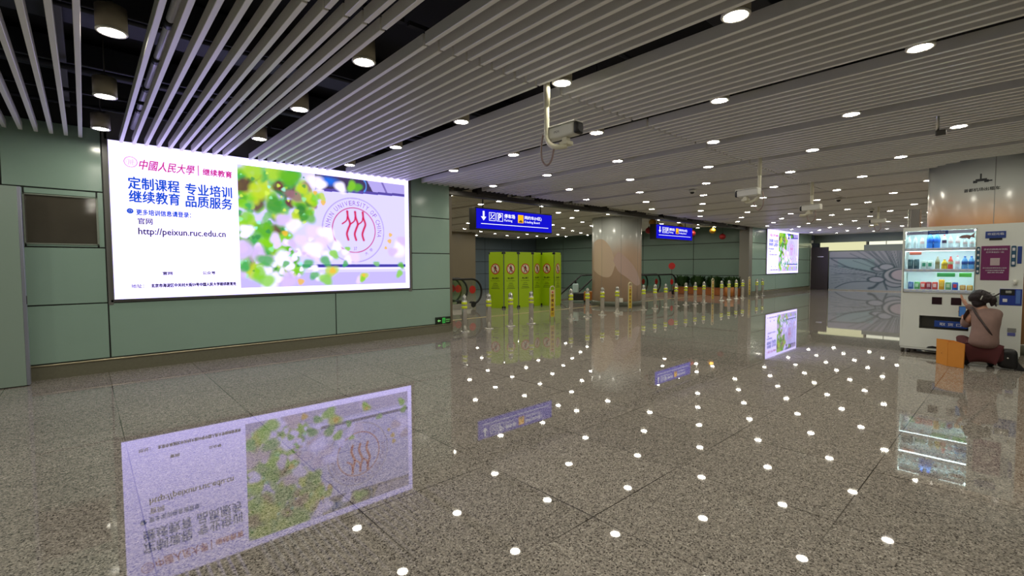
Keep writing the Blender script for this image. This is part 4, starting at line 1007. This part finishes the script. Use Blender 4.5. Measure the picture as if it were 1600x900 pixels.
# middle shelf
for k, lab in ((.35, 'leftmost'), (1.25, 'second')): bottle(X1, yk(k), SHZ[1], .034, .165, L(64, 92, 104), L(60, 80, 90), 'dark teal can on the middle shelf, '+lab, 'can', labelcol=L(90, 120, 130))
for k, lab in ((2.4, 'left'), (3.3, 'right')): bottle(X1, yk(k), SHZ[1], .036, .14, L(216, 230, 226), L(200, 210, 210), '%s white can with green band on the middle shelf' % lab, 'can', labelcol=L(70, 160, 130))
bottle(X1, yk(4.35), SHZ[1], .027, .20, L(160, 156, 130), L(190, 180, 160), 'beige tea bottle on the middle shelf', labelcol=L(130, 120, 80))
bottle(X1, yk(5.35), SHZ[1], .036, .155, L(218, 184, 40), L(200, 160, 30), 'yellow bottle on the middle shelf', labelcol=L(190, 150, 40))
bottle(X1, yk(6.2), SHZ[1], .030, .20, L(214, 70, 60), L(210, 50, 50), 'red capped bottle on the middle shelf', labelcol=L(190, 190, 150))
bottle(X1, yk(7.15), SHZ[1], .026, .21, L(216, 216, 224), L(226, 150, 160), 'pale bottle with pink label on the middle shelf', m=clear, labelcol=L(230, 180, 190))
for k, lab in ((8.15, 'left'), (9.05, 'right')): bottle(X1, yk(k), SHZ[1], .034, .20, L(90, 150, 206), L(50, 100, 190), '%s of the two blue bottles at the end of the middle shelf' % lab, labelcol=L(36, 70, 150))
# bottom shelf
for k, c_, lc, nm in ((.5, (70, 100, 160), (130, 160, 210), 'grey blue'), (1.45, (100, 170, 100), (190, 220, 190), 'green'), (2.35, (214, 70, 66), (232, 200, 200), 'bright red'), (3.2, (150, 40, 60), (220, 160, 170), 'dark red'), (4.1, (216, 80, 76), (236, 190, 190), 'light red'), (5.05, (226, 160, 40), (236, 190, 80), 'orange'), (6.0, (110, 160, 110), (190, 210, 170), 'pale green'), (6.95, (34, 80, 170), (210, 60, 80), 'deep blue'), (8.0, (206, 150, 80), (226, 190, 120), 'short tan'), (8.95, (224, 170, 70), (236, 200, 130), 'short golden')):
    bottle(X1, yk(k), SHZ[2], .034, .165 if k == 5.05 else (.085 if k > 7.5 else .125), L(*c_), L(*c_), nm+' drink can on the bottom shelf', 'can', labelcol=L(*lc))
# promotional cards inside
def card(nm, y0, y1, z0, z1, m, lab, x=VX+.03):
    return tag(mb(m).box((x, (y0+y1)/2, (z0+z1)/2), (.003, abs(y1-y0), z1-z0), .001, seg=1).build(nm), lab, 'price card')
card('price_card', .71, .91, 1.205, 1.265, mat('green_card', L(90, 200, 120), .4), 'wide green price card above the orange cans')
card('price_card', .53, .665, 1.205, 1.265, mat('green_card2', L(110, 226, 100), .4), 'narrow bright green price card above the tan cans')
card('price_card', 1.10, 1.24, 1.545, 1.592, mat('red_card', L(226, 120, 100), .4), 'small red price card over the dark teal cans')
b = mb(mat('fish_brown', L(138, 90, 86), .5)); ox, oy, oz = VX+.03, .60, 1.80
out = [(.09, -.005), (.05, .022), (.0, .03), (-.045, .018), (-.085, .06), (-.078, .01), (-.088, -.02), (-.045, -.005), (-.03, -.04), (.0, -.018), (.05, -.022)]
b.prism([(oy+u, oz+v) for u, v in out], 'x', ox, ox+.012)
tag(b.build('fish_figure'), 'brown fish-shaped cut-out hanging at the right of the top shelf', 'decoration')

# ------------------------------------------------------------------ crouching person
SKIN = mat('skin', L(200, 150, 124), .5); JACK = mat('dusty_pink_jacket', L(134, 108, 100), .85, noise=.18, nscale=14, bump=.3); PANT = mat('maroon_trousers', L(78, 30, 32), .85, noise=.2, nscale=12, bump=.2)
HAIR = mat('dark_hair', L(34, 22, 24), .65, noise=.3, nscale=30); SHOE = mat('dark_shoe', L(44, 40, 44), .5); STRAP = mat('dark_strap', L(50, 34, 32), .5)
def skin_mesh(name, verts, edges, radii, m, parent, root=0, sub=2):
    me = bpy.data.meshes.new(name); me.from_pydata(verts, edges, []); o = bpy.data.objects.new(name, me); C.objects.link(o)
    md = o.modifiers.new('s', 'SKIN'); md.use_smooth_shade = True
    lay = me.skin_vertices[0].data
    for i, r in enumerate(radii):
        lay[i].radius = r if isinstance(r, tuple) else (r, r); lay[i].use_root = (i == root)
    sb = o.modifiers.new('b', 'SUBSURF'); sb.levels = sub; sb.render_levels = sub
    dg = bpy.context.evaluated_depsgraph_get(); dg.update(); m2 = bpy.data.meshes.new_from_object(o.evaluated_get(dg)); bpy.data.objects.remove(o)
    m2.name = name; m2.materials.clear(); m2.materials.append(m)
    for p in m2.polygons: p.use_smooth = True
    return link_mesh(name, m2, None, parent)
def chain(names, J): return [J[n] for n in names]
J = {  # joints relative to (8.98,.38,0); +x towards the machine, +y to the left of the picture
 'pel': (-.05, -.02, .23), 'sp1': (-.04, -.03, .37), 'sp2': (.01, -.04, .53), 'che': (.06, -.03, .66), 'nek': (.10, .0, .775), 'hd0': (.12, .02, .84), 'hd1': (.14, .04, .92),
 'shl': (.06, .09, .71), 'ell': (.14, .165, .53), 'wrl': (.27, .195, .625), 'hal': (.295, .205, .66),
 'shr': (.13, -.13, .72), 'elr': (.27, .03, .69), 'wrr': (.29, .175, .82), 'har': (.305, .20, .865),
 'hil': (-.01, .08, .22), 'knl': (.17, .19, .36), 'anl': (.05, .14, .10), 'tol': (.19, .17, .035),
 'hir': (.02, -.11, .22), 'knr': (.30, -.04, .40), 'anr': (.14, -.10, .10), 'tor': (.29, -.09, .035)}
P0 = thing('person', 'person in dusty pink jacket and maroon trousers crouching at the vending machine holding a phone', 'person', (8.98, .38, 0))
def build_chain(name, segs, m, sub=2):
    vid = {}; V_ = []; E_ = []; R_ = []
    for (a, ra, b_, rb) in segs:
        for n_, r_ in ((a, ra), (b_, rb)):
            if n_ not in vid: vid[n_] = len(V_); V_.append(J[n_]); R_.append(r_)
        E_.append((vid[a], vid[b_]))
    return skin_mesh(name, V_, E_, R_, m, P0, 0, sub)
# hands: fingers as chains from the hand joint
def add_fingers(pref, hand, wrist, curl, side):
    h_, w_ = Vector(J[hand]), Vector(J[wrist]); f = (h_-w_).normalized(); up = Vector(curl).normalized(); s_ = f.cross(up).normalized()*side; segs = []
    for q, (off, ln) in enumerate(((-.027, .060), (-.009, .070), (.009, .066), (.026, .052))):
        b0 = h_+f*.022+s_*off; m1 = b0+f*ln*.45+up*ln*.18; e1 = m1+f*ln*.22+up*ln*.42
        J[pref+'%da' % q] = tuple(b0); J[pref+'%db' % q] = tuple(m1); J[pref+'%dc' % q] = tuple(e1)
        segs += [(hand, .020, pref+'%da' % q, .0095), (pref+'%da' % q, .0095, pref+'%db' % q, .0085), (pref+'%db' % q, .0085, pref+'%dc' % q, .007)]
    th = h_-f*.02-s_*.032+up*.01; J[pref+'ta'] = tuple(th); J[pref+'tb'] = tuple(th+f*.03-s_*.012+up*.02)
    segs += [(hand, .020, pref+'ta', .011), (pref+'ta', .011, pref+'tb', .009)]
    return segs
segs = [('pel', .10, 'sp1', .09), ('sp1', .09, 'sp2', .09), ('sp2', .09, 'che', .10), ('che', .10, 'nek', .05), ('nek', .05, 'hd0', .055), ('hd0', .055, 'hd1', .088),
        ('che', .10, 'shl', .05), ('shl', .05, 'ell', .036), ('ell', .036, 'wrl', .024), ('wrl', .024, 'hal', .020),
        ('che', .10, 'shr', .05), ('shr', .05, 'elr', .036), ('elr', .036, 'wrr', .024), ('wrr', .024, 'har', .020),
        ('pel', .10, 'hil', .075), ('hil', .075, 'knl', .055), ('knl', .055, 'anl', .035), ('anl', .035, 'tol', .028),
        ('pel', .10, 'hir', .075), ('hir', .075, 'knr', .055), ('knr', .055, 'anr', .035), ('anr', .035, 'tor', .028)]
segs += add_fingers('l', 'hal', 'wrl', (.3, .9, .0), 1) + add_fingers('r', 'har', 'wrr', (.2, .1, .9), -1)
build_chain('body', segs, SKIN)
fx, fy = .80, .6; hc = Vector(J['hd1'])
F_ = Vector((fx, fy, -.05)).normalized(); Sd = Vector((-fy, fx, 0)).normalized()
b = mb(SKIN); b.ball(hc+F_*.092+Vector((0, 0, -.01)), .014, (1, .8, 1.5)); b.ball(hc+Sd*.085+Vector((0, 0, -.01)), .020, (.8, .5, 1.4)); b.ball(hc-Sd*.085+Vector((0, 0, -.01)), .020, (.8, .5, 1.4)); b.build('nose_and_ears', None, P0)
b = mb(mat('lip', L(150, 70, 66), .5)); b.ball(hc+F_*.088+Vector((0, 0, -.045)), .016, (.6, 1.2, .4)); b.build('mouth', None, P0)
b = mb(M_PRINT); b.ball(hc+F_*.084+Sd*.03+Vector((0, 0, .015)), .009, (1, 1.3, .8)).ball(hc+F_*.084-Sd*.03+Vector((0, 0, .015)), .009, (1, 1.3, .8)); b.build('eyes', None, P0)
# jacket
J['ha2'] = (-.055, -.025, .245); J['wl2'] = (.262, .193, .615)
build_chain('jacket', [('ha2', (.172, .182), 'sp1', (.158, .168)), ('sp1', (.158, .168), 'sp2', (.135, .158)), ('sp2', (.135, .158), 'che', (.118, .145)), ('che', (.118, .145), 'nek', .066),
  ('che', (.118, .145), 'shl', .078), ('shl', .078, 'ell', .058), ('ell', .058, 'wl2', .038),
  ('che', (.118, .145), 'shr', .078), ('shr', .078, 'elr', .058), ('elr', .058, 'wrr', .038)], JACK, 3)
J['kl2'] = (.18, .205, .38); J['kr2'] = (.31, -.03, .41)
J['h1'] = (-.03, .085, .20); J['h2'] = (-.01, -.115, .20); J['th1'] = (.08, .15, .27); J['th2'] = (.16, -.08, .29)
build_chain('trousers', [('pel', .135, 'h1', .125), ('h1', .125, 'th1', .10), ('th1', .10, 'kl2', .075), ('kl2', .075, 'anl', .058), ('pel', .135, 'h2', .125), ('h2', .125, 'th2', .10), ('th2', .10, 'kr2', .075), ('kr2', .075, 'anr', .058)], PANT, 3)
for a_, t_ in (('anl', 'tol'), ('anr', 'tor')):
    A_, T_ = Vector(J[a_]), Vector(J[t_]); A_.z = .045; back = A_-(T_-A_).normalized()*.06; back.z = .045; T_.z = .035
    J['s0'] = tuple(back); J['s1'] = tuple(A_); J['s2'] = tuple((A_+T_)/2+Vector((0, 0, -.003))); J['s3'] = tuple(T_)
    build_chain('shoe', [('s0', (.040, .043), 's1', (.046, .046)), ('s1', (.046, .046), 's2', (.046, .040)), ('s2', (.046, .040), 's3', (.040, .032))], SHOE)
# hair: cap plus tousled strands
b = mb(HAIR); b.ball(hc+Vector((-.022, -.008, .022)), .104, (1.06, 1.1, 1.0), 4)
b.ball(hc+Vector((-.06, -.12, -.01)), .045, (1, 1.2, 1.2), 3); b.ball(hc+Vector((-.05, -.13, -.05)), .03, (1, 1, 1.5), 3); b.ball(hc+Vector((-.06, -.05, .01)), .075, (1, 1.25, .95), 4); b.ball(hc+Vector((-.055, .0, -.05)), .062, (1, 1.2, 1.1), 3); b.ball(hc+Vector((-.02, .06, .01)), .055, (1, 1, 1.1), 3)
from mathutils import noise as mn
for v in b.bm.verts:
    q = v.co*22; v.co += Vector((mn.noise(q), mn.noise(q+Vector((9, 0, 0))), mn.noise(q+Vector((0, 9, 0)))))*.014
rs = np.random.RandomState(8)
for k in range(60):
    a = rs.rand()*2*PI; el = -.5+rs.rand()*1.3; d_ = Vector((math.cos(a)*math.cos(el), math.sin(a)*math.cos(el), math.sin(el)))
    if d_.dot(F_) > .35 and d_.z < .6: continue
    p = hc+Vector((-.03, -.02, .018))+d_*.098; ln = .02+.03*rs.rand(); drift = (Vector((-.2+.5*rs.rand(), -.8+.5*rs.rand(), -.5+.9*rs.rand()))+d_*.4).normalized()
    q = p+drift*ln*.5+d_*.008; e = q+drift*ln*.5; b.tube(smooth3([tuple(p-d_*.015), tuple(p+d_*.006), tuple(q), tuple(e)], 3), [.004]*3+[.0035]*3+[.0025]*3+[.001], 5)
for (e1, e2) in (((-.05, -.15, .045), (-.03, -.20, .085)), ((-.06, -.15, -.03), (-.06, -.17, -.10))):
    b.tube(smooth3([tuple(hc+Vector((-.05, -.08, .02))), tuple(hc+Vector(e1)), tuple(hc+Vector(e2))], 4), [.02]*4+[.010]*4+[.001], 6)
b.build('hair', None, P0)
mb(M_WHITE).box(hc+Vector((-.135, -.03, .02)), (.012, .012, .06), .004, rot=Matrix.Rotation(.3, 3, 'X')).build('hair_clip', None, P0)

ph = thing('mobile_phone', 'dark mobile phone with lit blue screen held by the crouching person', 'phone', (9.262, .592, .66), math.radians(15))
mb(M_BLACK).box((0, 0, .06), (.012, .075, .15), .005).build('case', None, ph); mb(emat('phone_glow', L(70, 110, 160), .5)).box((-.0068, 0, .06), (.002, .066, .135)).build('display', None, ph)
# cross-body strap + bag
bg = thing('shoulder_bag', 'black soft shoulder bag resting on the floor behind the crouching person', 'bag', (9.02, .12, 0))
BL = mat('black_bag_fabric', L(26, 24, 26), .45, noise=.3, nscale=14, bump=.6)
b = mb(BL); b.box((0, 0, .14), (.20, .17, .26), .06, seg=4); 
for v in b.bm.verts: v.co.x += .012*math.sin(v.co.z*40+v.co.y*30); v.co.y *= 1.18-.9*v.co.z*.8
for f in b.bm.faces: f.smooth = True
b.build('body', None, bg)
mb(BL).prism([(-.06, .01), (-.16, .005), (-.02, .22)], 'x', -.06, .04).build('flap', None, bg); mb(M_STEEL).ball((-.105, .0, .16), .012, (.5, 1, 1)).build('clasp', None, bg)
sp = [(.02, .05, .25), (-.06, .10, .33), (-.155, .14, .42), (-.185, .19, .52), (-.150, .25, .62), (-.105, .30, .70), (-.045, .345, .785), (.03, .37, .800)]
mb(STRAP).tube(smooth3(sp, 5), .013, 8).build('strap', None, bg)

# orange shopping bag
og = thing('shopping_bag', 'orange open shopping bag standing on the floor beside the crouching person', 'bag', (8.76, .66, 0), 0)
OR = mat('orange_card', L(216, 140, 48), .5, noise=.06, nscale=8)
A_, B_, Cc, Dd = (.13, .15), (-.06, .02), (-.11, -.14), (.09, -.02)
H_ = .345
b = mb(OR)
def wall(p, q, h0, h1, th=.006):
    p, q = Vector((*p, 0)), Vector((*q, 0)); n_ = (q-p).normalized().cross(Vector((0, 0, 1)))*th
    vs = [p, q, q+n_, p+n_]; T = [Vector((v.x*1.03, v.y*1.03, hh)) for v, hh in zip(vs, (h0, h1, h1, h0))]
    Bt = [b.bm.verts.new((v.x, v.y, .002)) for v in vs]; Tt = [b.bm.verts.new(v) for v in T]
    b.bm.faces.new(Bt); b.bm.faces.new(Tt)
    for i in range(4): b.bm.faces.new((Bt[i], Bt[(i+1) % 4], Tt[(i+1) % 4], Tt[i]))
wall(A_, B_, H_, H_-.01); wall(B_, Cc, H_-.01, H_-.015); wall(Cc, Dd, H_-.015, H_-.005); wall(Dd, A_, H_-.005, H_)
b.bm.faces.new([b.bm.verts.new((p[0], p[1], .004)) for p in (A_, B_, Cc, Dd)]); b._tag(b.bm.faces)
b.build('bag_body', None, og)
mb(mat('bag_print', L(110, 50, 20), .6)).ball((.035, .087, .16), .008, (1, 1, 1.4)).build('grommet', None, og)
for (p, q) in ((A_, Dd), (B_, Cc)):
    p, q = Vector((*p, H_-.02)), Vector((*q, H_-.02)); a_ = p+(q-p)*.3; c_ = p+(q-p)*.7; inn = -Vector((a_.x+c_.x, a_.y+c_.y, 0))*.25
    mb(mat('handle_cord', L(190, 100, 20), .6)).tube(smooth3([tuple(a_+inn*.1), tuple(a_+inn+Vector((0, 0, -.03))), tuple(c_+inn+Vector((0, 0, -.03))), tuple(c_+inn*.1)], 5), .005, 8).build('handle', None, og)
